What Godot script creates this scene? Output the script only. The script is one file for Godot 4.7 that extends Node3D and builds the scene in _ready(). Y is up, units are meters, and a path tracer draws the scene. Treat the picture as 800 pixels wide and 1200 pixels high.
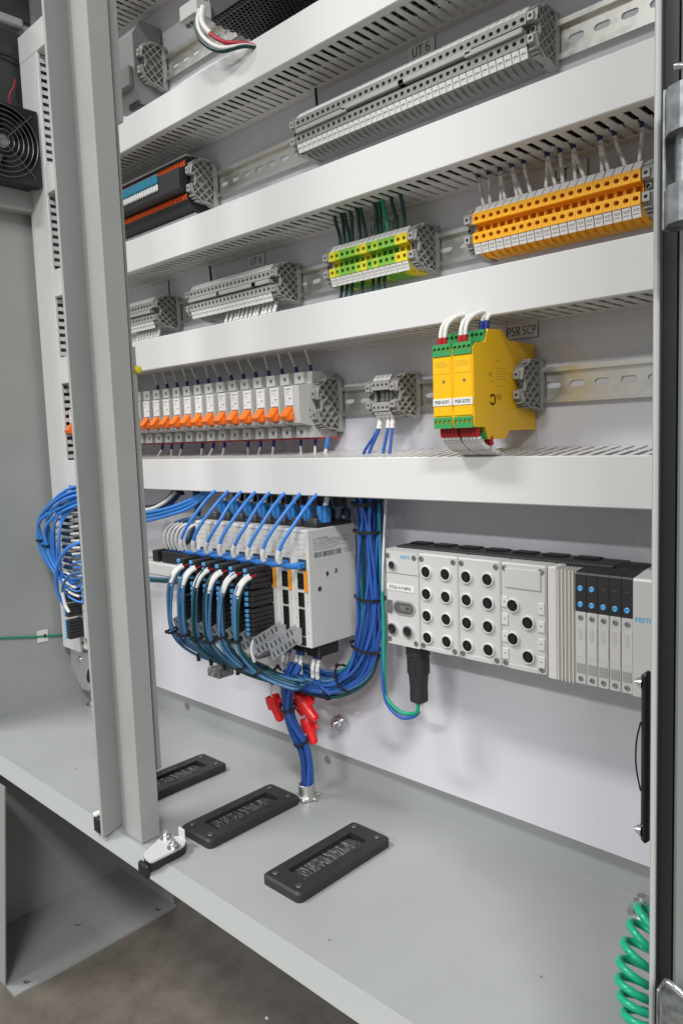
extends Node3D
# An open electrical enclosure seen obliquely from its right front edge. Panel plane z = 0, x to the right, ground y = 0.

class MB:
	var v := PackedVector3Array()
	var n := PackedVector3Array()
	var t := PackedVector2Array()
	var xf := Transform3D.IDENTITY
	func tri(a: Vector3, b: Vector3, c: Vector3, na = null, nb = null, nc = null, ua := Vector2.ZERO, ub := Vector2.ZERO, uc := Vector2.ZERO):
		# a, b, c counterclockwise seen from outside; stored clockwise for Godot
		var f := (b - a).cross(c - a)
		if f.length_squared() < 1e-24: return
		f = f.normalized()
		var A: Vector3 = xf * a
		var C: Vector3 = xf * c
		var B: Vector3 = xf * b
		v.append(A); v.append(C); v.append(B)
		n.append((xf.basis * (f if na == null else na)).normalized())
		n.append((xf.basis * (f if nc == null else nc)).normalized())
		n.append((xf.basis * (f if nb == null else nb)).normalized())
		t.append(ua); t.append(uc); t.append(ub)
	func quad(a: Vector3, b: Vector3, c: Vector3, d: Vector3):
		var z := Vector2(0, 1)
		var o := Vector2(1, 1)
		var p := Vector2(1, 0)
		var q := Vector2(0, 0)
		tri(a, b, c, null, null, null, z, o, p)
		tri(a, c, d, null, null, null, z, p, q)
	func box(c: Vector3, s: Vector3, bev := 0.0):
		var h := s * 0.5
		var b := minf(bev, minf(h.x, minf(h.y, h.z)) * 0.9)
		for ax in 3:
			for sg in [-1.0, 1.0]:
				var u := Vector3.ZERO
				var w := Vector3.ZERO
				var e := Vector3.ZERO
				e[ax] = sg * h[ax]
				var i := (ax + 1) % 3
				var j := (ax + 2) % 3
				if ax == 1: i = 2; j = 0
				# image axes: for z faces u = x, v = y; for x faces u = z, v = y
				u[i] = h[i] - b
				w[j] = h[j] - b
				var q := [c + e - u - w, c + e + u - w, c + e + u + w, c + e - u + w]
				if ax == 0: q = [c + e + w - u, c + e + w + u, c + e - w + u, c + e - w - u]; q = [c + e - u + w, c + e - u - w, c + e + u - w, c + e + u + w]
				if ax == 0:
					if sg > 0: quad(q[0], q[1], q[2], q[3])
					else: quad(q[1], q[0], q[3], q[2])
				elif sg > 0: quad(q[0], q[1], q[2], q[3])
				else: quad(q[1], q[0], q[3], q[2])
		if b <= 0.0: return
		for ax in 3:
			var i := (ax + 1) % 3
			var j := (ax + 2) % 3
			for si in [-1.0, 1.0]:
				for sj in [-1.0, 1.0]:
					var a0 := Vector3.ZERO
					a0[ax] = h[ax] - b
					var p := Vector3.ZERO
					p[i] = si * h[i]; p[j] = sj * (h[j] - b)
					var q2 := Vector3.ZERO
					q2[i] = si * (h[i] - b); q2[j] = sj * h[j]
					var f := [c + p - a0, c + p + a0, c + q2 + a0, c + q2 - a0]
					if si * sj > 0: f.reverse()
					if ((f[1] - f[0]).cross(f[2] - f[0])).dot(p + q2) < 0: f.reverse()
					quad(f[0], f[1], f[2], f[3])
		for sx in [-1.0, 1.0]:
			for sy in [-1.0, 1.0]:
				for sz in [-1.0, 1.0]:
					var s3 := Vector3(sx, sy, sz)
					var a := c + s3 * Vector3(h.x, h.y - b, h.z - b)
					var d := c + s3 * Vector3(h.x - b, h.y, h.z - b)
					var g := c + s3 * Vector3(h.x - b, h.y - b, h.z)
					if (d - a).cross(g - a).dot(s3) > 0: tri(a, d, g)
					else: tri(a, g, d)
	func m(ax: String, u: float, w: float, d: float) -> Vector3:
		# poly axes: x -> (y, z), y -> (z, x), z -> (x, y)
		if ax == "x": return Vector3(d, u, w)
		if ax == "y": return Vector3(w, d, u)
		return Vector3(u, w, d)
	static func ccw(p: PackedVector2Array) -> PackedVector2Array:
		var a := 0.0
		for k in p.size():
			var q := p[(k + 1) % p.size()]
			a += p[k].x * q.y - q.x * p[k].y
		if a < 0: p.reverse()
		return p
	func cap(p: PackedVector2Array, ax: String, d: float, up: bool):
		var id := Geometry2D.triangulate_polygon(p)
		for k in range(0, id.size(), 3):
			var a := p[id[k]]
			var b := p[id[k + 1]]
			var c := p[id[k + 2]]
			if ((b - a).cross(c - a) > 0) != up:
				var x := b
				b = c; c = x
			tri(m(ax, a.x, a.y, d), m(ax, b.x, b.y, d), m(ax, c.x, c.y, d), null, null, null, a * 40.0, b * 40.0, c * 40.0)
	func wall(p: PackedVector2Array, ax: String, d0: float, d1: float):
		for k in p.size():
			var a := p[k]
			var b := p[(k + 1) % p.size()]
			quad(m(ax, a.x, a.y, d0), m(ax, b.x, b.y, d0), m(ax, b.x, b.y, d1), m(ax, a.x, a.y, d1))
	func ext(poly, ax: String, d0: float, d1: float):
		var p := ccw(PackedVector2Array(poly))
		cap(p, ax, d1, true)
		cap(p, ax, d0, false)
		wall(p, ax, d0, d1)
	func holed(u0: float, w0: float, u1: float, w1: float, hole: PackedVector2Array, ax: String, d0: float, d1: float, back := false, sides := true):
		# rectangular plate with one hole (hole counterclockwise, first point its rightmost, even count)
		var h := hole.size()
		var half := h / 2
		var vc := hole[0].y
		var up := PackedVector2Array([Vector2(u1, vc), Vector2(u1, w1), Vector2(u0, w1), Vector2(u0, vc)])
		for k in range(half, -1, -1): up.append(hole[k])
		var dn := PackedVector2Array([Vector2(u0, vc), Vector2(u0, w0), Vector2(u1, w0), Vector2(u1, vc)])
		for k in range(h, half - 1, -1): dn.append(hole[k % h])
		cap(up, ax, d1, true); cap(dn, ax, d1, true)
		if back: cap(up, ax, d0, false); cap(dn, ax, d0, false)
		if sides: wall(PackedVector2Array([Vector2(u0, w0), Vector2(u1, w0), Vector2(u1, w1), Vector2(u0, w1)]), ax, d0, d1)
		var r := hole.duplicate()
		r.reverse()
		wall(r, ax, d0, d1)
	func tube(pts: Array, r: float, sides := 8, sub := 5):
		var c := MB.catmull(pts, sub)
		var fr := MB.frames(c)
		var ln := 0.0
		var l2 := 0.0
		for k in c.size() - 1:
			ln = l2
			l2 += c[k].distance_to(c[k + 1])
			for s in sides:
				var a0 := TAU * s / sides
				var a1 := TAU * (s + 1) / sides
				var n00: Vector3 = fr[k][0] * cos(a0) + fr[k][1] * sin(a0)
				var n01: Vector3 = fr[k][0] * cos(a1) + fr[k][1] * sin(a1)
				var n10: Vector3 = fr[k + 1][0] * cos(a0) + fr[k + 1][1] * sin(a0)
				var n11: Vector3 = fr[k + 1][0] * cos(a1) + fr[k + 1][1] * sin(a1)
				var ta := Vector2(float(s) / sides, ln / 0.014)
				var tb := Vector2(float(s + 1) / sides, ln / 0.014)
				var tc := Vector2(tb.x, l2 / 0.014)
				tri(c[k] + n00 * r, c[k] + n01 * r, c[k + 1] + n11 * r, n00, n01, n11, ta, tb, tc)
				tri(c[k] + n00 * r, c[k + 1] + n11 * r, c[k + 1] + n10 * r, n00, n11, n10, ta, tc, Vector2(ta.x, tc.y))
		for e in [0, c.size() - 1]:
			for s in range(1, sides - 1):
				var w := []
				for q in [0, s, s + 1]: w.append(c[e] + (fr[e][0] * cos(TAU * q / sides) + fr[e][1] * sin(TAU * q / sides)) * r)
				if e == 0: tri(w[0], w[2], w[1])
				else: tri(w[0], w[1], w[2])
	static func catmull(pts: Array, sub: int) -> Array:
		var out := []
		for k in pts.size() - 1:
			var p0: Vector3 = pts[maxi(k - 1, 0)]
			var p1: Vector3 = pts[k]
			var p2: Vector3 = pts[k + 1]
			var p3: Vector3 = pts[mini(k + 2, pts.size() - 1)]
			for s in sub:
				var f := float(s) / sub
				out.append(p1.cubic_interpolate(p2, p0, p3, f))
		out.append(pts[pts.size() - 1])
		return out
	static func frames(c: Array) -> Array:
		var out := []
		var u := Vector3.ZERO
		for k in c.size():
			var d: Vector3 = (c[mini(k + 1, c.size() - 1)] - c[maxi(k - 1, 0)]).normalized()
			if k == 0:
				u = d.cross(Vector3(0.31, 0.2, 0.93))
				if u.length() < 0.1: u = d.cross(Vector3.RIGHT)
			u = (u - d * u.dot(d)).normalized()
			out.append([u, d.cross(u), d])
		return out
	func lathe(prof: Array, o: Vector3, dir: Vector3, sides := 16):
		# prof: Vector2(radius, height along dir), from base to tip, outside on the right
		var u := dir.cross(Vector3(0.3, 0.9, 0.2)).normalized()
		var w := dir.cross(u)
		for k in prof.size() - 1:
			var p: Vector2 = prof[k]
			var q: Vector2 = prof[k + 1]
			var sl := Vector2(q.y - p.y, p.x - q.x).normalized()
			for s in sides:
				var e0 := u * cos(TAU * s / sides) + w * sin(TAU * s / sides)
				var e1 := u * cos(TAU * (s + 1) / sides) + w * sin(TAU * (s + 1) / sides)
				var n0 := e0 * sl.x + dir * sl.y
				var n1 := e1 * sl.x + dir * sl.y
				var a := o + e0 * p.x + dir * p.y
				var b := o + e1 * p.x + dir * p.y
				var c := o + e1 * q.x + dir * q.y
				var d := o + e0 * q.x + dir * q.y
				tri(a, b, c, n0, n1, n1)
				tri(a, c, d, n0, n1, n0)
	func mesh() -> ArrayMesh:
		var a := []
		a.resize(Mesh.ARRAY_MAX)
		a[Mesh.ARRAY_VERTEX] = v
		a[Mesh.ARRAY_NORMAL] = n
		a[Mesh.ARRAY_TEX_UV] = t
		var am := ArrayMesh.new()
		am.add_surface_from_arrays(Mesh.PRIMITIVE_TRIANGLES, a)
		return am

static func circ(c: Vector2, r: float, k := 12, ry := -1.0) -> PackedVector2Array:
	var p := PackedVector2Array()
	for i in k: p.append(c + Vector2(cos(TAU * i / k) * r, sin(TAU * i / k) * (r if ry < 0 else ry)))
	return p
static func oval(c: Vector2, l: float, r: float) -> PackedVector2Array:
	# obround along u, first point rightmost
	var p := PackedVector2Array()
	for i in range(0, 4): p.append(c + Vector2(l / 2 - r + cos(PI / 6 * i) * r, sin(PI / 6 * i) * r))
	for i in range(3, 9 + 1): p.append(c + Vector2(-l / 2 + r + cos(PI / 6 * i) * r, sin(PI / 6 * i) * r))
	for i in range(9, 12): p.append(c + Vector2(l / 2 - r + cos(PI / 6 * i) * r, sin(PI / 6 * i) * r))
	return p

var M := {}
var used := {}
var rng := RandomNumberGenerator.new()

func numbered(c: String) -> String:
	if not used.has(c):
		used[c] = 0
		return c
	used[c] += 1
	return "%s_%03d" % [c, used[c]]
func nth(k: int) -> String:
	# 1 -> first, 23 -> twenty-third
	var low := ["zeroth", "first", "second", "third", "fourth", "fifth", "sixth", "seventh", "eighth", "ninth", "tenth", "eleventh", "twelfth", "thirteenth", "fourteenth", "fifteenth", "sixteenth", "seventeenth", "eighteenth", "nineteenth"]
	if k < 20: return low[k]
	var tens: String = ["twent", "thirt", "fort", "fift", "sixt"][k / 10 - 2]
	return tens + "ieth" if k % 10 == 0 else tens + "y-" + low[k % 10]
func tag(o: Node3D, label: String, category: String, group := ""):
	o.set_meta("label", label)
	o.set_meta("category", category)
	if group: o.set_meta("group", group)
func thing(called: String, label: String, category: String, at := Vector3.ZERO, group := "") -> Node3D:
	var o := Node3D.new()
	o.name = numbered(called)
	add_child(o)
	o.position = at
	tag(o, label, category, group)
	return o
func part(called: String, mesh, mt: Material, parent: Node, at := Vector3.ZERO) -> MeshInstance3D:
	var o := MeshInstance3D.new()
	if mesh is MB: mesh = mesh.mesh()
	o.mesh = mesh
	o.material_override = mt
	o.position = at
	if parent == self: o.name = numbered(called)
	else:
		var nm := called
		var k := 0
		while parent.has_node(nm):
			k += 1
			nm = "%s_%03d" % [called, k]
		o.name = nm
	parent.add_child(o, true)
	return o
func box(c: Vector3, s: Vector3, bev := 0.0) -> MB:
	var b := MB.new()
	b.box(c, s, bev)
	return b
func ext(poly, ax: String, d0: float, d1: float) -> MB:
	var b := MB.new()
	b.ext(poly, ax, d0, d1)
	return b
func tube(pts: Array, r: float, sides := 8, sub := 5) -> MB:
	var b := MB.new()
	b.tube(pts, r, sides, sub)
	return b
func lathe(prof: Array, o: Vector3, dir: Vector3, sides := 16) -> MB:
	var b := MB.new()
	b.lathe(prof, o, dir, sides)
	return b
func text(s: String, cap_h: float, at: Vector3, mt: Material, parent: Node, turn := Vector3.ZERO, bold := false, called := "lettering", squeeze := 1.0):
	var tm := TextMesh.new()
	var f := SystemFont.new()
	f.font_names = PackedStringArray(["Droid Sans"])
	if bold: f.font_weight = 700
	tm.font = f
	tm.font_size = 32
	tm.text = s
	tm.pixel_size = cap_h / (32 * 0.72)
	tm.depth = 0.0002
	tm.curve_step = 2.0
	var o := part(called, tm, mt, parent, at)
	o.rotation = turn
	o.scale = Vector3(squeeze, 1, 1)
	return o

func mat(key: String, c: Color, rough := 0.5, metal := 0.0, spec := 0.5) -> StandardMaterial3D:
	var k := StandardMaterial3D.new()
	k.albedo_color = c.linear_to_srgb()
	k.roughness = rough
	k.metallic = metal
	k.metallic_specular = spec
	M[key] = k
	return k
func noise_tex(freq: float, lo: float, hi: float, sd: int, size := 512, oct := 4) -> NoiseTexture2D:
	var nz := FastNoiseLite.new()
	nz.seed = sd
	nz.noise_type = FastNoiseLite.TYPE_SIMPLEX_SMOOTH
	nz.frequency = freq
	nz.fractal_octaves = oct
	var t := NoiseTexture2D.new()
	t.width = size
	t.height = size
	t.seamless = true
	t.noise = nz
	var g := Gradient.new()
	g.set_color(0, Color(lo, lo, lo))
	g.set_color(1, Color(hi, hi, hi))
	t.color_ramp = g
	return t
func tri_rough(k: StandardMaterial3D, sc: float, lo: float, hi: float, sd: int):
	k.roughness = 1.0
	k.roughness_texture = noise_tex(0.01, lo, hi, sd)
	k.uv1_triplanar = true
	k.uv1_world_triplanar = true
	k.uv1_scale = Vector3(sc, sc, sc)
func print_mat(key: String, bg: Color, ink: Color, w: int, h: int, rows: Array, sd: int, rough := 0.5):
	# flat print too small to read: rows of [y, height, x0, x1, dot width]
	var im := Image.create(w, h, false, Image.FORMAT_RGB8)
	var b := bg.linear_to_srgb()
	var i := ink.linear_to_srgb()
	im.fill(b)
	var r := RandomNumberGenerator.new()
	r.seed = sd
	for q in rows:
		var x: int = q[2]
		while x < q[3]:
			var ww: int = maxi(1, int(q[4] * r.randf_range(0.6, 1.5)))
			if r.randf() < 0.85:
				im.fill_rect(Rect2i(x, q[0], mini(ww, q[3] - x), q[1]), b.lerp(i, r.randf_range(0.6, 1.0)))
			x += ww + maxi(1, int(q[4] * 0.5))
	var k := mat(key, Color.WHITE, rough)
	k.albedo_texture = ImageTexture.create_from_image(im)
	k.albedo_color = Color.WHITE

func materials():
	var pw := mat("panel", Color(0.67, 0.668, 0.71), 0.2, 0, 0.5)
	pw.roughness = 0.1
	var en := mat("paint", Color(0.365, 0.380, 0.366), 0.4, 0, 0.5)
	tri_rough(en, 1.2, 0.28, 0.35, 5)
	en.albedo_texture = noise_tex(0.012, 0.965, 1.0, 41, 512, 5)
	var lv := mat("leg_paint", Color(0.29, 0.305, 0.295), 0.3, 0, 0.5)
	lv.roughness = 0.28
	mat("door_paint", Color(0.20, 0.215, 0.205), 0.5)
	mat("edge_paint", Color(0.42, 0.44, 0.43), 0.4)
	mat("lip_paint", Color(0.365, 0.380, 0.366), 0.36)
	var du := mat("duct", Color(0.70, 0.70, 0.69), 0.3, 0, 0.5)
	du.roughness = 0.24
	mat("duct_in", Color(0.55, 0.55, 0.54), 0.5)
	var zn := mat("zinc", Color(0.66, 0.66, 0.64), 0.35, 0.9)
	tri_rough(zn, 20.0, 0.22, 0.5, 12)
	var ra := mat("rail", Color(0.72, 0.71, 0.65), 0.32, 0.9)
	tri_rough(ra, 12.0, 0.25, 0.45, 13)
	mat("sheet_metal", Color(0.60, 0.61, 0.62), 0.42, 0.7)
	var gv := mat("galvanised", Color(0.50, 0.52, 0.53), 0.4, 0.85)
	gv.albedo_texture = noise_tex(0.03, 0.7, 1.0, 15, 256)
	gv.uv1_triplanar = true
	gv.uv1_scale = Vector3(14, 14, 14)
	mat("bright", Color(0.72, 0.73, 0.74), 0.2, 1.0)
	mat("grey_housing", Color(0.235, 0.235, 0.225), 0.5)
	mat("grey_dark", Color(0.17, 0.17, 0.165), 0.5)
	mat("clamp_grey", Color(0.33, 0.33, 0.315), 0.5)
	mat("breaker", Color(0.54, 0.54, 0.52), 0.42)
	mat("aux_grey", Color(0.30, 0.30, 0.29), 0.45)
	mat("module_grey", Color(0.24, 0.24, 0.235), 0.45)
	mat("orange_housing", Color(0.90, 0.43, 0.010), 0.4)
	mat("green_housing", Color(0.20, 0.43, 0.05), 0.4)
	mat("yellow_housing", Color(0.70, 0.58, 0.025), 0.4)
	mat("lime_housing", Color(0.40, 0.54, 0.035), 0.4)
	mat("toggle", Color(0.95, 0.19, 0.012), 0.35)
	mat("relay_yellow", Color(0.88, 0.50, 0.006), 0.32)
	mat("conn_green", Color(0.045, 0.31, 0.095), 0.45)
	mat("black", Color(0.012, 0.012, 0.013), 0.42)
	mat("satin_black", Color(0.022, 0.022, 0.024), 0.5)
	mat("hole", Color(0.02, 0.02, 0.02), 0.7)
	mat("screw", Color(0.16, 0.155, 0.15), 0.45, 0.8)
	mat("shaded_screw", Color(0.035, 0.034, 0.033), 0.5, 0.4)  # screw metal darkened: shade deep in the wells put into the colour
	mat("steel_screw", Color(0.36, 0.355, 0.35), 0.35, 0.9)
	mat("guard_wire", Color(0.22, 0.22, 0.23), 0.3, 0.9)
	mat("comb_grey", Color(0.40, 0.40, 0.40), 0.4)
	mat("pale_clamp", Color(0.56, 0.56, 0.55), 0.35)
	mat("white", Color(0.74, 0.74, 0.72), 0.4)
	mat("white_wire", Color(0.70, 0.69, 0.66), 0.45)
	mat("sleeve", Color(0.74, 0.73, 0.70), 0.5)
	mat("drive", Color(0.62, 0.62, 0.60), 0.42)
	mat("cpx", Color(0.55, 0.545, 0.53), 0.4)
	mat("cpx_beige", Color(0.52, 0.46, 0.38), 0.45)
	mat("blue_wire", Color(0.022, 0.095, 0.37), 0.42)
	mat("deep_blue", Color(0.014, 0.055, 0.24), 0.38)
	mat("steel_blue", Color(0.05, 0.145, 0.29), 0.45)
	mat("steel_blue2", Color(0.065, 0.18, 0.34), 0.45)
	mat("patch_blue", Color(0.045, 0.22, 0.66), 0.4)
	mat("plug_blue", Color(0.04, 0.22, 0.58), 0.3)
	mat("clip_blue", Color(0.03, 0.20, 0.52), 0.35)
	mat("light_blue", Color(0.10, 0.40, 0.75), 0.35)
	mat("ferrule_blue", Color(0.012, 0.04, 0.24), 0.35)
	mat("ferrule_red", Color(0.42, 0.012, 0.015), 0.35)
	mat("navy", Color(0.015, 0.03, 0.085), 0.4)
	mat("teal_wire", Color(0.004, 0.055, 0.06), 0.4)
	mat("green_wire", Color(0.006, 0.30, 0.17), 0.4)
	mat("dark_green", Color(0.004, 0.05, 0.038), 0.42)
	mat("coil", Color(0.015, 0.47, 0.27), 0.25)
	mat("red_wire", Color(0.40, 0.015, 0.03), 0.4)
	mat("nut_red", Color(0.72, 0.018, 0.018), 0.3)
	mat("teal_tag", Color(0.02, 0.22, 0.34), 0.4)
	mat("burnt_orange", Color(0.75, 0.10, 0.015), 0.4)
	mat("tag_orange", Color(0.85, 0.33, 0.02), 0.4)
	mat("ink", Color(0.02, 0.02, 0.022), 0.5)
	mat("logo_blue", Color(0.05, 0.38, 0.66), 0.4)
	mat("button_blue", Color(0.01, 0.20, 0.62), 0.25)
	mat("bristle", Color(0.06, 0.058, 0.056), 0.45)
	mat("bristle_glint", Color(0.30, 0.29, 0.28), 0.4)  # glints on the strands, put into a lighter colour
	mat("busbar_red", Color(0.55, 0.03, 0.015), 0.4)
	mat("wall_shade", Color(0.035, 0.037, 0.04), 0.5)  # shade on the upper left wall, put into a dark colour
	mat("window", Color(0.10, 0.10, 0.10), 0.15)
	print_mat("marker_print", Color(0.74, 0.74, 0.72), Color(0.06, 0.06, 0.06), 32, 40, [[9, 4, 4, 28, 4], [15, 3, 6, 26, 4], [25, 4, 4, 28, 4]], 1)
	print_mat("marker_print2", Color(0.74, 0.74, 0.72), Color(0.06, 0.06, 0.06), 32, 40, [[16, 7, 5, 27, 3], [26, 2, 6, 24, 4]], 2)
	print_mat("breaker_print", Color(0.75, 0.75, 0.73), Color(0.10, 0.10, 0.12), 64, 96, [[8, 7, 8, 52, 6], [24, 3, 8, 44, 4], [31, 3, 8, 40, 4], [38, 3, 8, 48, 4], [58, 6, 34, 58, 14], [74, 3, 8, 30, 4]], 3)
	print_mat("drive_top", Color(0.62, 0.62, 0.60), Color(0.12, 0.12, 0.12), 64, 128, [[8, 4, 8, 56, 5], [40, 2, 6, 58, 3], [46, 3, 10, 40, 4], [66, 2, 6, 58, 3], [72, 3, 10, 44, 4], [92, 2, 6, 58, 3], [98, 3, 10, 36, 4]], 4)
	print_mat("drive_side", Color(0.62, 0.62, 0.60), Color(0.05, 0.05, 0.05), 256, 160, [[6, 7, 4, 90, 6], [18, 4, 4, 220, 5], [27, 4, 4, 170, 5], [36, 4, 4, 200, 5], [45, 4, 4, 210, 4], [54, 4, 4, 160, 4], [66, 4, 4, 190, 4], [76, 4, 4, 130, 4], [96, 34, 6, 170, 4], [100, 5, 180, 240, 4], [112, 5, 180, 230, 4], [124, 5, 180, 236, 4]], 5)
	print_mat("relay_side", Color(0.88, 0.50, 0.006), Color(0.40, 0.22, 0.01), 160, 128, [[4, 4, 40, 100, 5], [30, 4, 60, 150, 5], [40, 4, 60, 130, 5], [50, 4, 60, 156, 5], [60, 4, 60, 140, 5], [70, 4, 60, 150, 5], [80, 4, 4, 44, 5], [96, 4, 60, 130, 5]], 6)
	print_mat("relay_front", Color(0.88, 0.50, 0.006), Color(0.45, 0.27, 0.01), 80, 64, [[6, 4, 6, 74, 5], [14, 7, 6, 74, 3], [25, 7, 6, 74, 3]], 7)
	print_mat("valve_print", Color(0.58, 0.57, 0.55), Color(0.28, 0.28, 0.28), 48, 160, [[6, 60, 10, 13, 3], [14, 70, 18, 21, 3], [10, 66, 26, 29, 3], [20, 50, 34, 37, 3]], 8)
	print_mat("sleeve_print", Color(0.74, 0.73, 0.70), Color(0.05, 0.05, 0.05), 16, 64, [[4, 3, 3, 13, 9], [12, 3, 3, 13, 9], [20, 3, 3, 13, 9], [28, 3, 3, 13, 9], [36, 3, 3, 13, 9], [44, 3, 3, 13, 9]], 9)
	print_mat("screen", Color(0.16, 0.16, 0.16), Color(0.02, 0.02, 0.02), 64, 24, [[6, 12, 30, 58, 4]], 10, 0.2)
	# poured floor: blotchy brown grey concrete
	var co := mat("concrete", Color(1, 1, 1), 0.5)
	var nt := noise_tex(0.010, 0.0, 1.0, 21, 1024, 8)
	var g := Gradient.new()
	g.set_color(0, Color(0.105, 0.090, 0.073).linear_to_srgb())
	g.set_color(1, Color(0.175, 0.153, 0.127).linear_to_srgb())
	g.add_point(0.5, Color(0.138, 0.120, 0.099).linear_to_srgb())
	(nt.noise as FastNoiseLite).fractal_gain = 0.68
	nt.color_ramp = g
	co.albedo_texture = nt
	co.albedo_color = Color.WHITE
	co.uv1_triplanar = true
	co.uv1_world_triplanar = true
	co.uv1_scale = Vector3(1.3, 1.3, 1.3)
	co.roughness_texture = noise_tex(0.02, 0.3, 0.6, 22)
	co.roughness = 1.0

const GROUND := 0.0
const FLOOR := 0.377
const XL := -1.315
const XR := -0.1562
const Y_A := 1.395
const Y_B := 1.202
const Y_C := 1.040
const Y_D := 0.886

func setup_camera():
	var cam := Camera3D.new()
	cam.name = "camera"
	add_child(cam)
	cam.position = Vector3(0, 0.843, 0.688)
	cam.rotation_order = EULER_ORDER_YXZ
	cam.rotation = Vector3(deg_to_rad(-5.767), deg_to_rad(43.804), deg_to_rad(-2.063))
	cam.fov = 68.78
	cam.near = 0.02
	cam.far = 60.0
	cam.current = true
	var e := Environment.new()
	e.background_mode = Environment.BG_COLOR
	e.background_color = Color(0.60, 0.61, 0.625)
	e.background_energy_multiplier = 1.0
	e.tonemap_mode = Environment.TONE_MAPPER_LINEAR
	e.tonemap_exposure = 1.17
	e.sdfgi_enabled = true
	e.ssao_enabled = true
	e.ssil_enabled = true
	var w := WorldEnvironment.new()
	w.name = "world_environment"
	w.environment = e
	add_child(w)
	# overhead lights, unseen: near pair follows the cast shadows, far pair is added fill
	for q in [[Vector3(-2.3, 4.2, 2.3), 13.0], [Vector3(2.6, 4.2, 2.8), 20.0], [Vector3(-0.6, 4.4, 6.5), 22.0], [Vector3(4.0, 4.4, 6.5), 22.0]]:
		var a := AreaLight3D.new()
		a.name = numbered("unseen_overhead_light")
		a.area_size = Vector2(1.5, 0.45)
		a.light_energy = q[1]
		a.light_color = Color(1.0, 0.995, 0.99)
		a.shadow_enabled = true
		a.area_range = 12.0
		a.area_attenuation = 2.0
		add_child(a)
		a.position = q[0]
		a.rotation = Vector3(-PI / 2, 0, 0)

func ground():
	var g := part("concrete_floor", box(Vector3(0, -0.05, 0), Vector3(24, 0.1, 24)), M.concrete, self)
	g.set_meta("kind", "structure")
	g.set_meta("label", "brown grey concrete floor under the enclosure")
	# little scraps that lie on the floor
	tag(part("plastic_scrap", box(Vector3(-0.735, 0.0015, 0.10), Vector3(0.012, 0.002, 0.006), 0.0005), M.ferrule_blue, self), "tiny blue plastic scrap on the concrete floor", "scrap")
	tag(part("plastic_scrap", box(Vector3(-0.80, 0.0012, 0.05), Vector3(0.004, 0.002, 0.003)), M.white, self), "tiny white speck on the concrete under the enclosure", "scrap")
	tag(part("plastic_scrap", box(Vector3(-1.00, 0.0012, 0.33), Vector3(0.005, 0.002, 0.004)), M.white, self), "tiny white speck on the concrete in front of the foot plate", "scrap")

	for q in [[Vector3(-0.300, FLOOR, 0.150), "tiny dark speck on the enclosure floor near the green coil"], [Vector3(-0.470, FLOOR, 0.235), "tiny dark crumb on the enclosure floor close to the front lip"], [Vector3(-1.010, FLOOR, 0.210), "tiny dark crumb on the enclosure floor left of the post"]]:
		tag(part("swarf_crumb", box(Vector3(0, 0.0008, 0), Vector3(0.0016, 0.0014, 0.0012), 0.0003), M.grey_dark, self, q[0]), q[1], "crumb")

func hexbolt(parent: Node, at: Vector3, dir: Vector3, r := 0.006, h := 0.005, washer := true, called := "bolt"):
	var b := MB.new()
	var y := 0.0
	if washer:
		b.lathe([Vector2(0, 0), Vector2(r * 1.5, 0), Vector2(r * 1.5, 0.0012), Vector2(0, 0.0012)], Vector3.ZERO, dir, 16)
		y = 0.0012
	b.lathe([Vector2(0, y), Vector2(r, y), Vector2(r, y + h * 0.85), Vector2(r * 0.85, y + h), Vector2(0, y + h)], Vector3.ZERO, dir, 6)
	b.lathe([Vector2(0, y + h), Vector2(r * 0.5, y + h), Vector2(r * 0.5, y + h * 1.6), Vector2(0, y + h * 1.6)], Vector3.ZERO, dir, 10)
	return part(called, b, M.bright, parent, at)

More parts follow.
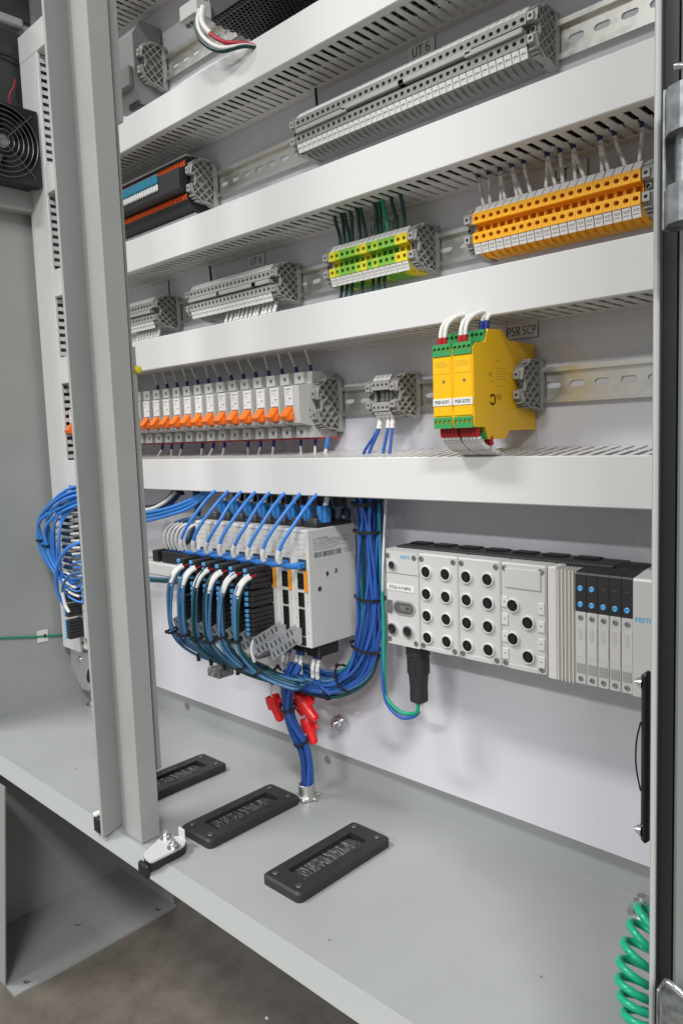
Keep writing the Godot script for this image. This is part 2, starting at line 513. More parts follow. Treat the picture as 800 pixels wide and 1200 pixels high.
func enclosure():
	var e := thing("electrical_enclosure", "open grey painted steel enclosure holding the white panel", "enclosure")
	var P: Material = M.paint
	part("floor_pan", box(Vector3((XL + XR) / 2, FLOOR - 0.001, 0.125), Vector3(XR - XL, 0.002, 0.274)), P, e)
	# front lip: a flat band that turns down at the front
	part("front_lip", ext([Vector2(FLOOR + 0.0006, 0.2615), Vector2(FLOOR - 0.0045, 0.2835), Vector2(FLOOR - 0.0065, 0.2843), Vector2(FLOOR - 0.0075, 0.2835), Vector2(FLOOR - 0.0024, 0.2615)], "x", XL, XR), M.lip_paint, e)
	part("back_wall", box(Vector3((XL + XR) / 2, 1.09, -0.013), Vector3(XR - XL, 1.43, 0.002)), P, e)
	# two punched holes in the strip of back wall under the panel
	for x in [-0.715, -1.05]:
		var h := MB.new()
		h.lathe([Vector2(0.0062, 0), Vector2(0.0055, 0.0012), Vector2(0.0, 0.0008)], Vector3.ZERO, Vector3(0, 0, 1), 14)
		part("plug_hole", h, M.grey_dark, e, Vector3(x, 0.397, -0.0119))
	part("side_wall", box(Vector3(XL - 0.001, 1.09, 0.137), Vector3(0.002, 1.43, 0.300)), P, e)
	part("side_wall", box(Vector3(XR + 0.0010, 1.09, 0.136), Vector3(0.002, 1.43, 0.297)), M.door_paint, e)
	part("roof", box(Vector3((XL + XR) / 2, 1.806, 0.137), Vector3(XR - XL + 0.004, 0.002, 0.300)), P, e)
	part("front_flange", box(Vector3(XL + 0.012, 1.09, 0.2865), Vector3(0.024, 1.40, 0.002)), P, e)
	# folded rail lengths on the left wall, above and below the fan
	part("wall_rail", box(Vector3(-1.300, 1.265, 0.170), Vector3(0.028, 0.042, 0.205), 0.003), M.edge_paint, e)
	part("wall_rail", box(Vector3(-1.306, 1.557, 0.170), Vector3(0.016, 0.016, 0.205), 0.003), P, e)
	part("shade_plate", box(Vector3(-1.312, 1.415, 0.165), Vector3(0.004, 0.258, 0.230), 0.001), M.wall_shade, e)  # dark sheet added to stand for shade on the upper wall
	part("shade_plate", box(Vector3(-1.312, 1.680, 0.165), Vector3(0.004, 0.228, 0.230), 0.001), M.wall_shade, e)  # second added sheet, continuing the wall's shade above the rail
	# floor stands: side sheet, back sheet, tapered front flange and a foot with slots
	for side in [0, 1]:
		var l := Node3D.new()
		l.name = "floor_stand" if side == 0 else "floor_stand_001"
		e.add_child(l)
		var sg := 1.0 if side == 0 else -1.0
		var ox := 0.0 if side == 0 else XL + XR
		var mx := func(x: float) -> float: return x if side == 0 else ox - x
		var L: Material = M.leg_paint
		part("side_sheet", box(Vector3(mx.call(-1.314), 0.178, 0.133), Vector3(0.002, 0.350, 0.294)), L, l)
		part("back_sheet", box(Vector3(mx.call(-1.222), 0.178, -0.0125), Vector3(0.182, 0.350, 0.002)), L, l)
		var ff := [Vector2(mx.call(-1.313), 0.004), Vector2(mx.call(-1.158), 0.004), Vector2(mx.call(-1.092), 0.350), Vector2(mx.call(-1.313), 0.350)]
		part("front_flange", ext(ff, "z", 0.279, 0.281), L, l)
		# foot plate in three bays, each with its bolt hole
		var f := MB.new()
		var cut := [-0.0135, 0.075, 0.200, 0.279]
		var spots := [Vector2(0.012, -1.142), Vector2(0.130, -1.214), Vector2(0.252, -1.142)]
		for k in 3:
			var c: Vector2 = spots[k]
			c.y = mx.call(c.y)
			var xa: float = minf(mx.call(-1.313), mx.call(-1.125))
			var xb: float = maxf(mx.call(-1.313), mx.call(-1.125))
			if side == 0 and k != 1: xb = -1.125
			f.holed(cut[k], xa, cut[k + 1], xb, circ(c, 0.0062, 12), "y", 0.0, 0.004)
		part("foot_plate", f, L, l)

func mounting_panel():
	var p := thing("mounting_panel", "glossy white steel back panel carrying all the devices", "panel")
	part("sheet", box(Vector3(-0.733, 1.10, -0.0015), Vector3(1.134, 1.36, 0.003)), M.panel, p)
	part("edge_flange", box(Vector3(-0.733, 0.421, -0.0065), Vector3(1.130, 0.002, 0.0062)), M.panel, p)
	# zinc bracket that carries the panel's lower left corner
	var b := thing("panel_bracket", "bent bare metal bracket bolted under the left trunking", "bracket")
	var poly := [Vector2(-1.297, 0.476), Vector2(-1.222, 0.476), Vector2(-1.222, 0.418), Vector2(-1.236, 0.404), Vector2(-1.262, 0.404), Vector2(-1.297, 0.438)]
	part("face_plate", ext(poly, "z", 0.066, 0.068), M.sheet_metal, b)
	part("return_plate", box(Vector3(-1.2965, 0.457, 0.034), Vector3(0.002, 0.038, 0.064)), M.galvanised, b)
	part("foot", box(Vector3(-1.245, 0.4035, 0.056), Vector3(0.034, 0.002, 0.024)), M.galvanised, b)
	part("slot", ext(oval(Vector2(0, 0), 0.026, 0.007), "z", 0.0, 0.0006), M.hole, b, Vector3(-1.232, 0.434, 0.0681)).rotation.z = 1.2
	part("rivet", lathe([Vector2(0.006, 0), Vector2(0.005, 0.002), Vector2(0, 0.003)], Vector3(-1.262, 0.459, 0.068), Vector3(0, 0, 1)), M.bright, b)
	hexbolt(b, Vector3(-1.240, 0.378, 0.060), Vector3.UP, 0.008, 0.007)
	part("stud", lathe([Vector2(0.004, 0), Vector2(0.004, 0.03), Vector2(0, 0.03)], Vector3(-1.240, 0.378, 0.060), Vector3.UP, 10), M.bright, b)
	# bolts
	var n := thing("hex_bolt", "zinc hex bolt on the enclosure floor by the green coil", "bolt", Vector3(-0.2700, FLOOR, 0.010))
	hexbolt(n, Vector3(0, 0.002, 0), Vector3.UP, 0.0085, 0.009, true, "bolt_head")
	part("flange_washer", lathe([Vector2(0, 0), Vector2(0.014, 0), Vector2(0.013, 0.002), Vector2(0, 0.0022)], Vector3.ZERO, Vector3.UP), M.bright, n)
	var s := thing("panel_stud", "shiny threaded stud and nut sticking out of the panel beside the red wire connectors", "stud", Vector3(-0.668, 0.470, 0.0))
	part("stud", lathe([Vector2(0.0035, 0), Vector2(0.0035, 0.025), Vector2(0, 0.026)], Vector3.ZERO, Vector3(0, 0, 1), 10), M.bright, s)
	part("nut", lathe([Vector2(0, 0), Vector2(0.008, 0), Vector2(0.008, 0.007), Vector2(0, 0.007)], Vector3(0, 0, 0.012), Vector3(0, 0, 1), 6), M.bright, s)
	part("washer", lathe([Vector2(0, 0), Vector2(0.010, 0), Vector2(0.010, 0.0015), Vector2(0, 0.0015)], Vector3(0, 0, 0.0105), Vector3(0, 0, 1), 16), M.bright, s)

func center_post():
	var t := thing("center_post", "tall folded grey steel post standing on the front lip", "post")
	# plan outline (z, x)
	var A := [Vector2(0.2820, -0.8000), Vector2(0.2515, -0.8110), Vector2(0.2590, -0.7855), Vector2(0.2585, -0.7532), Vector2(0.2343, -0.7532), Vector2(0.2310, -0.7800), Vector2(0.2520, -0.8260), Vector2(0.2830, -0.8032)]
	part("channel", ext(A, "y", 0.3784, 1.803), M.paint, t)
	part("seal", ext([Vector2(0.2335, -0.7560), Vector2(0.2265, -0.7650), Vector2(0.2265, -0.7800), Vector2(0.2305, -0.7790)], "y", 0.42, 1.802), M.black, t)
	for q in [[0.2139, 1.200, 1.803], [0.2207, 0.950, 1.200]]: part("rear_flange", ext([Vector2(0.2245, -0.7690), Vector2(q[0], -0.7690), Vector2(q[0], -0.7800), Vector2(0.2245, -0.7800)], "y", q[1], q[2]), M.paint, t)
	part("rear_flange", ext([Vector2(0.2255, -0.7660), Vector2(0.2188, -0.7660), Vector2(0.2188, -0.7700), Vector2(0.2255, -0.7700)], "y", 0.452, 0.953), M.paint, t)
	var lp := thing("post_clamp", "pale rounded clamp plate with two bolts holding the post's foot", "clamp")
	var pl := PackedVector2Array()
	# tapered plate, plan (z, x)
	for k in 9: pl.append(Vector2(0.247 + cos(PI * k / 8.0 + PI / 2 + 0.25) * 0.0135, -0.700 + sin(PI * k / 8.0 + PI / 2 + 0.25) * 0.0135 + 0.004))
	var plate := [Vector2(0.2780, -0.7165), Vector2(0.2810, -0.7125), Vector2(0.2828, -0.7055), Vector2(0.2828, -0.6965), Vector2(0.2800, -0.6945), Vector2(0.246, -0.6945), Vector2(0.238, -0.6965), Vector2(0.232, -0.7020), Vector2(0.2305, -0.7085), Vector2(0.232, -0.7160), Vector2(0.238, -0.7240), Vector2(0.249, -0.7300), Vector2(0.258, -0.7260)]
	part("plate", ext(plate, "y", 0.3872, 0.3894), M.pale_clamp, lp)
	part("rubber_pad", ext(plate, "y", 0.3790, 0.3870), M.black, lp)
	part("rubber_nose", box(Vector3(-0.7065, 0.3770, 0.2845), Vector3(0.0190, 0.0160, 0.0060), 0.002), M.black, lp)
	part("raised_lip", box(Vector3(-0.7125, 0.3940, 0.2305), Vector3(0.0120, 0.0120, 0.0024), 0.001), M.pale_clamp, lp)
	for q in [Vector3(-0.7240, 0.3895, 0.2440), Vector3(-0.7000, 0.3895, 0.2500)]:
		hexbolt(lp, q, Vector3.UP, 0.0052, 0.0050)
	var rp := thing("corner_pad", "small black rubber pad with pale cap left of the post", "pad")
	part("pad", box(Vector3(-0.8165, 0.3885, 0.2760), Vector3(0.014, 0.020, 0.012), 0.002), M.black, rp)
	part("cap", box(Vector3(-0.8215, 0.3995, 0.2760), Vector3(0.008, 0.004, 0.010), 0.001), M.white, rp)
	var y := thing("yellow_knob", "small round yellow cap peeking out behind the post", "knob", Vector3(-0.7680, 0.9270, 0.2178))
	part("cap", lathe([Vector2(0, 0), Vector2(0.0045, 0), Vector2(0.0045, 0.005), Vector2(0.003, 0.0065), Vector2(0, 0.007)], Vector3.ZERO, Vector3(1, 0, 0.1).normalized()), M.yellow_housing, y)

func right_side():
	# what stands at the right edge of the frame: the side wall's sealing edge, the hinge and the door behind it
	var s := thing("door_jamb", "grey flange with a dark sealing groove at the enclosure's right edge", "door frame")
	part("flange", box(Vector3(-0.1540, 1.09, 0.2860), Vector3(0.0030, 1.426, 0.003), 0.0008), M.edge_paint, s)
	part("groove", box(Vector3(-0.1488, 1.09, 0.2805), Vector3(0.0072, 1.426, 0.003)), M.black, s)
	var d := thing("enclosure_door", "wide grey steel door swung open past the hinges", "door")
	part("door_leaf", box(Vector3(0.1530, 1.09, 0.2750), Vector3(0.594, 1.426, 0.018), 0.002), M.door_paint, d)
	for q in [[0.972, 1.0, "dull zinc hinge with two lugs round a pin, upper right edge"], [0.5050, 1.0, "dull zinc hinge at the bottom right corner beside the green coil"]]:
		var h := thing("hinge", q[2], "hinge", Vector3(-0.1405, q[0], 0.2900), "hinges of the enclosure door")
		var lug := [Vector2(-0.0035, 0.0), Vector2(-0.0035, 0.012), Vector2(0.000, 0.018), Vector2(0.006, 0.0205), Vector2(0.024, 0.0205), Vector2(0.024, 0.0), Vector2(0.008, -0.001)]
		for y in [[0.0090, 0.0300], [-0.0330, -0.0150]]:
			var z := []
			for v in lug: z.append(Vector2(v.y, v.x))
			part("lug", ext(z, "y", y[0] - 0.0, y[1]), M.galvanised, h)
		part("back_plate", box(Vector3(-0.0044, -0.001, 0.0060), Vector3(0.0016, 0.066, 0.012), 0.0005), M.galvanised, h)
		part("pin", lathe([Vector2(0.0045, -0.0152), Vector2(0.0045, 0.0092)], Vector3(0.005, 0, 0.010), Vector3.UP, 14), M.galvanised, h)
		part("pull_rod", tube([Vector3(0.001, 0.0400, 0.013), Vector3(0.005, 0.0390, 0.013), Vector3(0.013, 0.0350, 0.012), Vector3(0.030, 0.0330, 0.010)], 0.0017), M.bright, h)

func finger_mesh(reach := 0.0735, th := 0.00045) -> ArrayMesh:
	var half := [Vector2(0.012, 0.0042), Vector2(0.038, 0.0042), Vector2(0.0395, 0.0054), Vector2(0.0420, 0.0054), Vector2(0.0435, 0.0037), Vector2(reach - 0.0045, 0.0033), Vector2(reach - 0.003, 0.0062), Vector2(reach, 0.0062)]
	var p := []
	for q in half: p.append(Vector2(q.x, -q.y))
	for k in range(half.size() - 1, -1, -1): p.append(half[k])
	return ext(p, "y", -th, th).mesh()

func trunking():
	var fm := finger_mesh()
	var thick := finger_mesh(0.0780, 0.0009)
	var where := [[1.5090, "white slotted trunking at the top, only its slotted underside in view"], [1.284, "white slotted trunking directly above the long grey UT 6 strip"], [1.1155, "white slotted trunking directly above the orange terminals"], [0.971, "white slotted trunking directly above the yellow relays"], [0.797, "lowest white trunking, its slotted top under the yellow relays"]]
	for q in where:
		var yc: float = q[0]
		var low: bool = yc < 0.843
		var t := thing("wire_trunking", q[1], "trunking", Vector3(0, yc, 0), "horizontal white wire trunking")
		var x0 := -1.2345 if yc < 1.5 else -1.2985
		var x1 := -0.1640
		var L := x1 - x0
		var xm := (x0 + x1) / 2
		part("base", ext([Vector2(-0.0215, 0.0005), Vector2(0.0284 if low else 0.0215, 0.0005), Vector2(0.0284 if low else 0.0215, 0.0122), Vector2(0.0262 if low else 0.0199, 0.0122), Vector2(0.0262 if low else 0.0199, 0.0022), Vector2(-0.0199, 0.0022), Vector2(-0.0199, 0.0122), Vector2(-0.0215, 0.0122)], "x", x0, x1), M.duct, t)
		var cv := [Vector2(-0.0222, 0.0700), Vector2(-0.0222, 0.0790), Vector2(-0.0212, 0.0800), Vector2(0.0212, 0.0800), Vector2(0.0222, 0.0790), Vector2(0.0222, 0.0760 if low else 0.0700), Vector2(0.0208, 0.0760 if low else 0.0700), Vector2(0.0208, 0.0784), Vector2(-0.0208, 0.0784), Vector2(-0.0208, 0.0700)]
		part("cover", ext(cv, "x", x0, x1), M.duct, t)
		var seen := 0.0212 if low else -0.0201
		var k := int(L / 0.0125)
		for i in k:
			var fg := part("finger", thick if low else fm, M.duct, t, Vector3(x1 - 0.006 - i * 0.0125, 0.0287 if low else seen, 0))
			if low: fg.rotation.x = 0.1
		var rest := MB.new()
		for i in k: rest.box(Vector3(x1 - 0.006 - i * 0.0125, -seen, 0.0422), Vector3(0.0098, 0.0016, 0.0602))
		part("far_fingers", rest, M.duct, t).set_meta("kind", "stuff")
		# wires that fill the trunking, dimly seen through the slots
		var fill := MB.new()
		for i in 7:
			var yy := -0.013 + 0.0043 * i
			fill.tube([Vector3(x0, yy, 0.020 + 0.006 * (i % 3)), Vector3(xm, yy * 0.7, 0.028 - 0.005 * (i % 2)), Vector3(x1, yy, 0.022 + 0.005 * (i % 3))], 0.003, 6, 3)
		var fw := part("enclosed_wires", fill, M.black, t)
		fw.set_meta("kind", "stuff")
	# the vertical length on the left
	var v := thing("vertical_trunking", "vertical white trunking along the panel's left edge", "trunking")
	var ya := 0.480
	var yb := 1.4865
	var c := -1.267
	part("base", ext([Vector2(0.0005, c - 0.0305), Vector2(0.0122, c - 0.0305), Vector2(0.0122, c + 0.0305), Vector2(0.0005, c + 0.0305)], "y", ya, yb), M.duct, v)
	part("cover", ext([Vector2(0.0700, c - 0.0318), Vector2(0.0790, c - 0.0318), Vector2(0.0800, c - 0.0308), Vector2(0.0800, c + 0.0308), Vector2(0.0790, c + 0.0318), Vector2(0.0755, c + 0.0318), Vector2(0.0755, c + 0.0304), Vector2(0.0784, c + 0.0304), Vector2(0.0784, c - 0.0304), Vector2(0.0700, c - 0.0304)], "y", ya, yb), M.duct, v)
	var y := ya + 0.008
	var tall := finger_mesh(0.0785)
	var hid := MB.new()
	while y < 1.482:
		var f := part("finger", tall, M.duct, v, Vector3(c + 0.0297, y, 0))
		f.rotation.z = PI / 2
		y += 0.0125
	hid.box(Vector3(c - 0.0297, (ya + yb) / 2, 0.041), Vector3(0.0016, yb - ya, 0.0576))
	part("far_side", hid, M.duct, v)
	var vf := MB.new()
	for i in 6: vf.tube([Vector3(c - 0.018 + 0.0075 * i, ya + 0.01, 0.030 + 0.008 * (i % 3)), Vector3(c + 0.018 - 0.0075 * i, 1.0, 0.036 - 0.006 * (i % 2)), Vector3(c - 0.018 + 0.0075 * i, yb - 0.01, 0.030 + 0.008 * (i % 3))], 0.0042, 6, 4)
	part("enclosed_wires", vf, M.black, v).set_meta("kind", "stuff")

func rails():
	var hat := [Vector2(0.0125, 0.0006), Vector2(0.0135, 0.0006), Vector2(0.0135, 0.0065), Vector2(0.0175, 0.0065), Vector2(0.0175, 0.0075), Vector2(0.0125, 0.0075)]
	var nat := [Vector2(-0.0125, 0.0006), Vector2(-0.0125, 0.0075), Vector2(-0.0175, 0.0075), Vector2(-0.0175, 0.0065), Vector2(-0.0135, 0.0065), Vector2(-0.0135, 0.0006)]
	for q in [[Y_A, "slotted metal rail in the top row beside the black power supply"], [Y_B, "slotted metal rail behind the long grey UT 6 strip"], [Y_C, "slotted metal rail behind the orange and green terminals"], [Y_D, "slotted metal rail behind the breakers and yellow relays"]]:
		var t := thing("din_rail", q[1], "rail", Vector3(0, q[0], 0), "mounting rails on the panel")
		var lips := MB.new()
		lips.ext(hat, "x", -1.225, -0.168)
		lips.ext(nat, "x", -1.225, -0.168)
		part("lips", lips, M.rail, t)
		var web := MB.new()
		var x := -1.225
		while x < -0.17:
			var xe := minf(x + 0.025, -0.168)
			if xe - x > 0.018: web.holed(x, -0.0125, xe, 0.0125, oval(Vector2((x + xe) / 2, 0), 0.0155, 0.0031), "z", 0.0006, 0.0016, false, false)
			x += 0.025
		part("slotted_web", web, M.rail, t)

# ---------- terminal blocks ----------
func screw_disc(r: float, z: float, y: float, x: float) -> MB:
	return lathe([Vector2(r, 0.0), Vector2(r * 0.9, 0.0006), Vector2(0, 0.0006)], Vector3(x, y, z), Vector3(0, 0, 1), 10)

func terminal_meshes(w: float) -> Dictionary:
	var h := w / 2
	var b := MB.new()
	var prof := [Vector2(-0.0235, 0.004), Vector2(-0.0235, 0.020), Vector2(-0.0200, 0.0330), Vector2(-0.0146, 0.0400), Vector2(-0.0042, 0.0400), Vector2(-0.0042, 0.0330), Vector2(0.0042, 0.0330), Vector2(0.0042, 0.0400), Vector2(0.0146, 0.0400), Vector2(0.0200, 0.0330), Vector2(0.0235, 0.020), Vector2(0.0235, 0.004)]
	b.ext(prof, "x", -h, h)
	for s in [-1.0, 1.0]:
		var y0 := 0.0043 if s > 0 else -0.0143
		b.holed(-h, y0, h, y0 + 0.010, circ(Vector2(0, s * 0.0090), w * 0.31, 14), "z", 0.0401, 0.0480)
		# thin partition walls of the wire entry, above and below
		for e in [-1.0, 1.0]: b.ext([Vector2(s * 0.0200, 0.034), Vector2(s * 0.0240, 0.0290), Vector2(s * 0.0245, 0.018), Vector2(s * 0.0230, 0.018)], "x", e * h - (0.0006 if e > 0 else 0.0), e * h + (0.0 if e > 0 else 0.0006))
	b.holed(-h, -0.0040, h, 0.0040, PackedVector2Array([Vector2(h * 0.72, 0), Vector2(h * 0.72, 0.0029), Vector2(-h * 0.72, 0.0029), Vector2(-h * 0.72, 0), Vector2(-h * 0.72, -0.0029), Vector2(h * 0.72, -0.0029)]), "z", 0.0331, 0.0405)
	var mk := MB.new()
	mk.box(Vector3.ZERO, Vector3(w - 0.0007, 0.0098, 0.0016), 0.0002)
	return {"body": b.mesh(), "screw": screw_disc(w * 0.29, 0.0405, 0, 0).mesh(), "marker": mk.mesh()}

func terminal(ms: Dictionary, x: float, yc: float, body: Material, called: String, label: String, group: String, mk: Material, dark: Material = null):
	var t := thing(called, label, "terminal block", Vector3(x, yc, 0), group)
	part("housing", ms.body, body, t)
	for s in [1.0, -1.0]:
		part("clamp_screw", ms.screw, M.shaded_screw, t, Vector3(0, s * 0.009, 0))
		var k := part("marker_tag", ms.marker, mk if s < 0 else M.white, t, Vector3(0, s * (0.0180 if s > 0 else 0.0192), 0.0432 if s > 0 else 0.0452))
		k.rotation.x = -0.72 if s > 0 else 0.30
	return t

var clamp_m := {}
func end_clamp(x: float, yc: float, label: String, h := 0.025, deep := 0.0465):
	# latticed clamp that closes a row of terminals; x is its middle
	if clamp_m.is_empty():
		var pr := [Vector2(-0.0250, 0.0035), Vector2(-0.0250, 0.0140), Vector2(-0.0225, 0.0185), Vector2(-0.0225, 0.0290), Vector2(-0.0165, 0.0420), Vector2(-0.0050, 0.0465), Vector2(-0.0050, 0.0400), Vector2(0.0050, 0.0400), Vector2(0.0050, 0.0465), Vector2(0.0165, 0.0440), Vector2(0.0215, 0.0330), Vector2(0.0250, 0.0300), Vector2(0.0250, 0.0035)]
		clamp_m["body"] = ext(pr, "x", -0.0046, -0.0012).mesh()
		var pp := MB.ccw(PackedVector2Array(pr))
		var lat := MB.new()
		for fam in [-1.0, 1.0]:
			for k in range(-9, 10):
				var c := Vector2(k * 0.0104 + 0.001 * sin(k * 2.3 + fam), 0.024)
				var d := Vector2(0.62, fam * 0.785).normalized()
				var nn := Vector2(-d.y, d.x) * 0.00048
				var bar := PackedVector2Array([c - d * 0.06 - nn, c + d * 0.06 - nn, c + d * 0.06 + nn, c - d * 0.06 + nn])
				for q in Geometry2D.intersect_polygons(pp, bar):
					if q.size() > 2: lat.ext(q, "x", -0.0011, 0.0046 + fam * 0.00005)
		# rim around the lattice
		for k in pp.size():
			var a := pp[k]
			var e := pp[(k + 1) % pp.size()]
			var dd := (e - a).normalized()
			var ni := Vector2(-dd.y, dd.x)
			var a2 := a + ni * 0.0013
			var e2 := e + ni * 0.0013
			lat.ext([a, e, e2, a2], "x", -0.00115, 0.0048)
		lat.box(Vector3(0.0017, 0, 0.0070), Vector3(0.0064, 0.0496, 0.0068), 0.0005)
		clamp_m["lattice"] = lat.mesh()
		var f := MB.new()
		for s in [-1.0, 1.0]:
			f.holed(-0.0040, s * 0.0095 - 0.0036, 0.0022, s * 0.0095 + 0.0036, circ(Vector2(-0.0009, s * 0.0095), 0.0018, 10), "z", 0.0430, 0.0485)
			for k in 3: f.box(Vector3(-0.0009, s * (0.0172 + 0.0022 * k), 0.0418 - 0.0036 * k), Vector3(0.0072, 0.0012, 0.006))
		clamp_m["front"] = f.mesh()
		clamp_m["screw"] = lathe([Vector2(0.0030, 0), Vector2(0.0030, 0.003), Vector2(0.0018, 0.0032), Vector2(0.0015, 0.001), Vector2(0, 0.001)], Vector3(-0.0009, 0, 0.0395), Vector3(0, 0, 1), 12).mesh()
	var t := thing("end_clamp", label, "end clamp", Vector3(x, yc, 0), "latticed grey end clamps")
	part("body", clamp_m.body, M.clamp_grey, t)
	part("lattice", clamp_m.lattice, M.clamp_grey, t)
	part("front_grip", clamp_m.front, M.clamp_grey, t)
	part("clamp_screw", clamp_m.screw, M.screw, t)
	if h != 0.025: t.scale = Vector3(1, h / 0.025, deep / 0.0465)
	return t

func wire(called: String, label: String, group: String, pts: Array, r: float, m: Material, sleeves := [], category := "wire"):
	# sleeves: [material, from, to, radius] as fractions of the length
	var t := thing(called, label, category, pts[0], group)
	var c := MB.catmull(pts, 6)
	var loc := []
	for p in c: loc.append(p - pts[0])
	var b := MB.new()
	b.tube(loc, r, 8, 1)
	part("insulation", b, m, t)
	for s in sleeves:
		var i0 := int(s[1] * (loc.size() - 1))
		var i1 := maxi(i0 + 1, int(ceil(s[2] * (loc.size() - 1))))
		var sb := MB.new()
		sb.tube(loc.slice(i0, i1 + 1), s[3], 8, 1)
		part(s[4], sb, s[0], t)
	return t

func panel_label(s: String, x0: float, y0: float, x1: float, y1: float, label: String, cap := 0.0085, framed := false):
	var t := thing("engraved_label", label, "label", Vector3((x0 + x1) / 2, (y0 + y1) / 2, 0.0))
	part("plate", box(Vector3(0, 0, 0.0006), Vector3(x1 - x0, y1 - y0, 0.0011), 0.0002), M.panel_label, t)
	text(s, cap, Vector3(-0.001, 0, 0.0013), M.ink, t, Vector3.ZERO, false, "lettering", 0.80 if framed else 0.95)
	var w := x1 - x0
	var h := y1 - y0
	var b := MB.new()
	b.box(Vector3(w / 2 - 0.0005, 0, 0.0013), Vector3(0.0009, h, 0.0002))
	if framed:
		b.box(Vector3(-w / 2 + 0.0004, 0, 0.0013), Vector3(0.0006, h, 0.0002))
		for e in [-1.0, 1.0]: b.box(Vector3(0, e * (h / 2 - 0.0004), 0.0014), Vector3(w - 0.002, 0.0006, 0.0002))
	part("border", b, M.ink, t)
	return t

func jumper(x0: float, x1: float, yc: float, z: float, label: String, group: String):
	var t := part("jumper_bar", box(Vector3.ZERO, Vector3(x1 - x0, 0.0052, 0.010), 0.0006), M.clamp_grey, self, Vector3((x0 + x1) / 2, yc, z))
	tag(t, label, "jumper bar", group)

func row_b():
	mat("panel_label", Color(0.76, 0.76, 0.77), 0.3)
	var ms := terminal_meshes(0.0080)
	for k in 37:
		terminal(ms, -0.3665 - k * 0.0082, Y_B, M.grey_housing, "terminal_block", "grey terminal block, %s from the right in the long UT 6 strip" % nth(k + 1), "long grey UT 6 strip on the upper rail", M.marker_print2)
	end_clamp(-0.3575, Y_B, "grey end clamp at the right end of the long UT 6 strip, beside bare rail")
	end_clamp(-0.6715, Y_B, "grey end clamp at the far left end of the long UT 6 strip")
	for q in [[-0.6640, -0.5830, "grey jumper bar at the left end of the long UT 6 strip"], [-0.5890, -0.5010, "second grey jumper bar from the left in the long UT 6 strip"], [-0.5090, -0.4200, "third grey jumper bar from the left in the long UT 6 strip"], [-0.4270, -0.3650, "grey jumper bar at the right end of the long UT 6 strip"]]:
		jumper(q[0], q[1], Y_B + (0.0012 if q[0] > -0.6 and q[0] < -0.55 or q[0] < -0.43 and q[0] > -0.52 else -0.0010), 0.0462, q[2], "jumper bars of the long UT 6 strip")
	panel_label("UT 6", -0.533, 1.2465, -0.496, 1.2625, "UT 6 label on the white panel above the long grey strip", 0.0095)
	# black cable end that drops from the trunking behind the strip
	wire("cable_tie_tail", "short black strap hanging from the trunking at the long strip's left end", "", [Vector3(-0.668, 1.264, 0.010), Vector3(-0.668, 1.248, 0.009), Vector3(-0.668, 1.226, 0.008)], 0.0018, M.black, [], "strap")
	wire("cable_tie_tail", "short black strap above the left part of the lower UT 6 strip", "", [Vector3(-0.895, 1.094, 0.010), Vector3(-0.895, 1.080, 0.009), Vector3(-0.895, 1.066, 0.008)], 0.0016, M.black, [], "strap")
	# black fused terminals, orange levers, teal marker strip
	for k in 52:
		var x := -0.8905 - k * 0.0062
		if x < -1.225: break
		var t := thing("fuse_terminal", "black fuse terminal block with orange levers, %s from the right in its row" % nth(k + 1), "terminal block", Vector3(x, Y_B, 0), "black and orange fuse terminals")
		if not fuse_m.has("body"):
			fuse_m["body"] = ext([Vector2(-0.0400, 0.004), Vector2(-0.0400, 0.030), Vector2(-0.0300, 0.0430), Vector2(-0.0215, 0.0480), Vector2(-0.0150, 0.0450), Vector2(-0.0110, 0.0600), Vector2(0.0160, 0.0600), Vector2(0.0190, 0.0480), Vector2(0.0300, 0.0460), Vector2(0.0350, 0.036), Vector2(0.0350, 0.004)], "x", -0.0030, 0.0030).mesh()
			fuse_m["lever"] = ext([Vector2(-0.0235, 0.044), Vector2(-0.0235, 0.0485), Vector2(-0.0200, 0.0502), Vector2(-0.0160, 0.0478), Vector2(-0.0160, 0.044)], "x", -0.0014, 0.0014).mesh()
			fuse_m["lever2"] = ext([Vector2(0.0205, 0.044), Vector2(0.0205, 0.0492), Vector2(0.0240, 0.0498), Vector2(0.0285, 0.0480), Vector2(0.0285, 0.044)], "x", -0.0014, 0.0014).mesh()
			fuse_m["comb"] = box(Vector3(0, -0.0425, 0.030), Vector3(0.0040, 0.0060, 0.012), 0.0006).mesh()
			fuse_m["ridge"] = box(Vector3(0, 0.0358, 0.0420), Vector3(0.0058, 0.0030, 0.0080), 0.0004).mesh()
			fuse_m["tag"] = box(Vector3(0, 0.0125, 0.0612), Vector3(0.0048, 0.0130, 0.0044), 0.0008).mesh()
			fuse_m["tag2"] = box(Vector3(0, 0.0010, 0.0612), Vector3(0.0044, 0.0095, 0.0036), 0.0014).mesh()
		part("housing", fuse_m.body, M.satin_black, t)
		part("lever", fuse_m.lever, M.burnt_orange, t)
		part("lever", fuse_m.lever2, M.burnt_orange, t)
		part("foot_comb", fuse_m.comb, M.comb_grey, t)
		part("top_ridge", fuse_m.ridge, M.clamp_grey, t)
		if k > 7:
			part("marker_tag", fuse_m.tag, M.teal_tag, t)
			part("paper_tag", fuse_m.tag2, M.white, t)
	end_clamp(-0.8790, Y_B, "grey end clamp at the right end of the black fuse terminals", 0.031, 0.050)
var fuse_m := {}

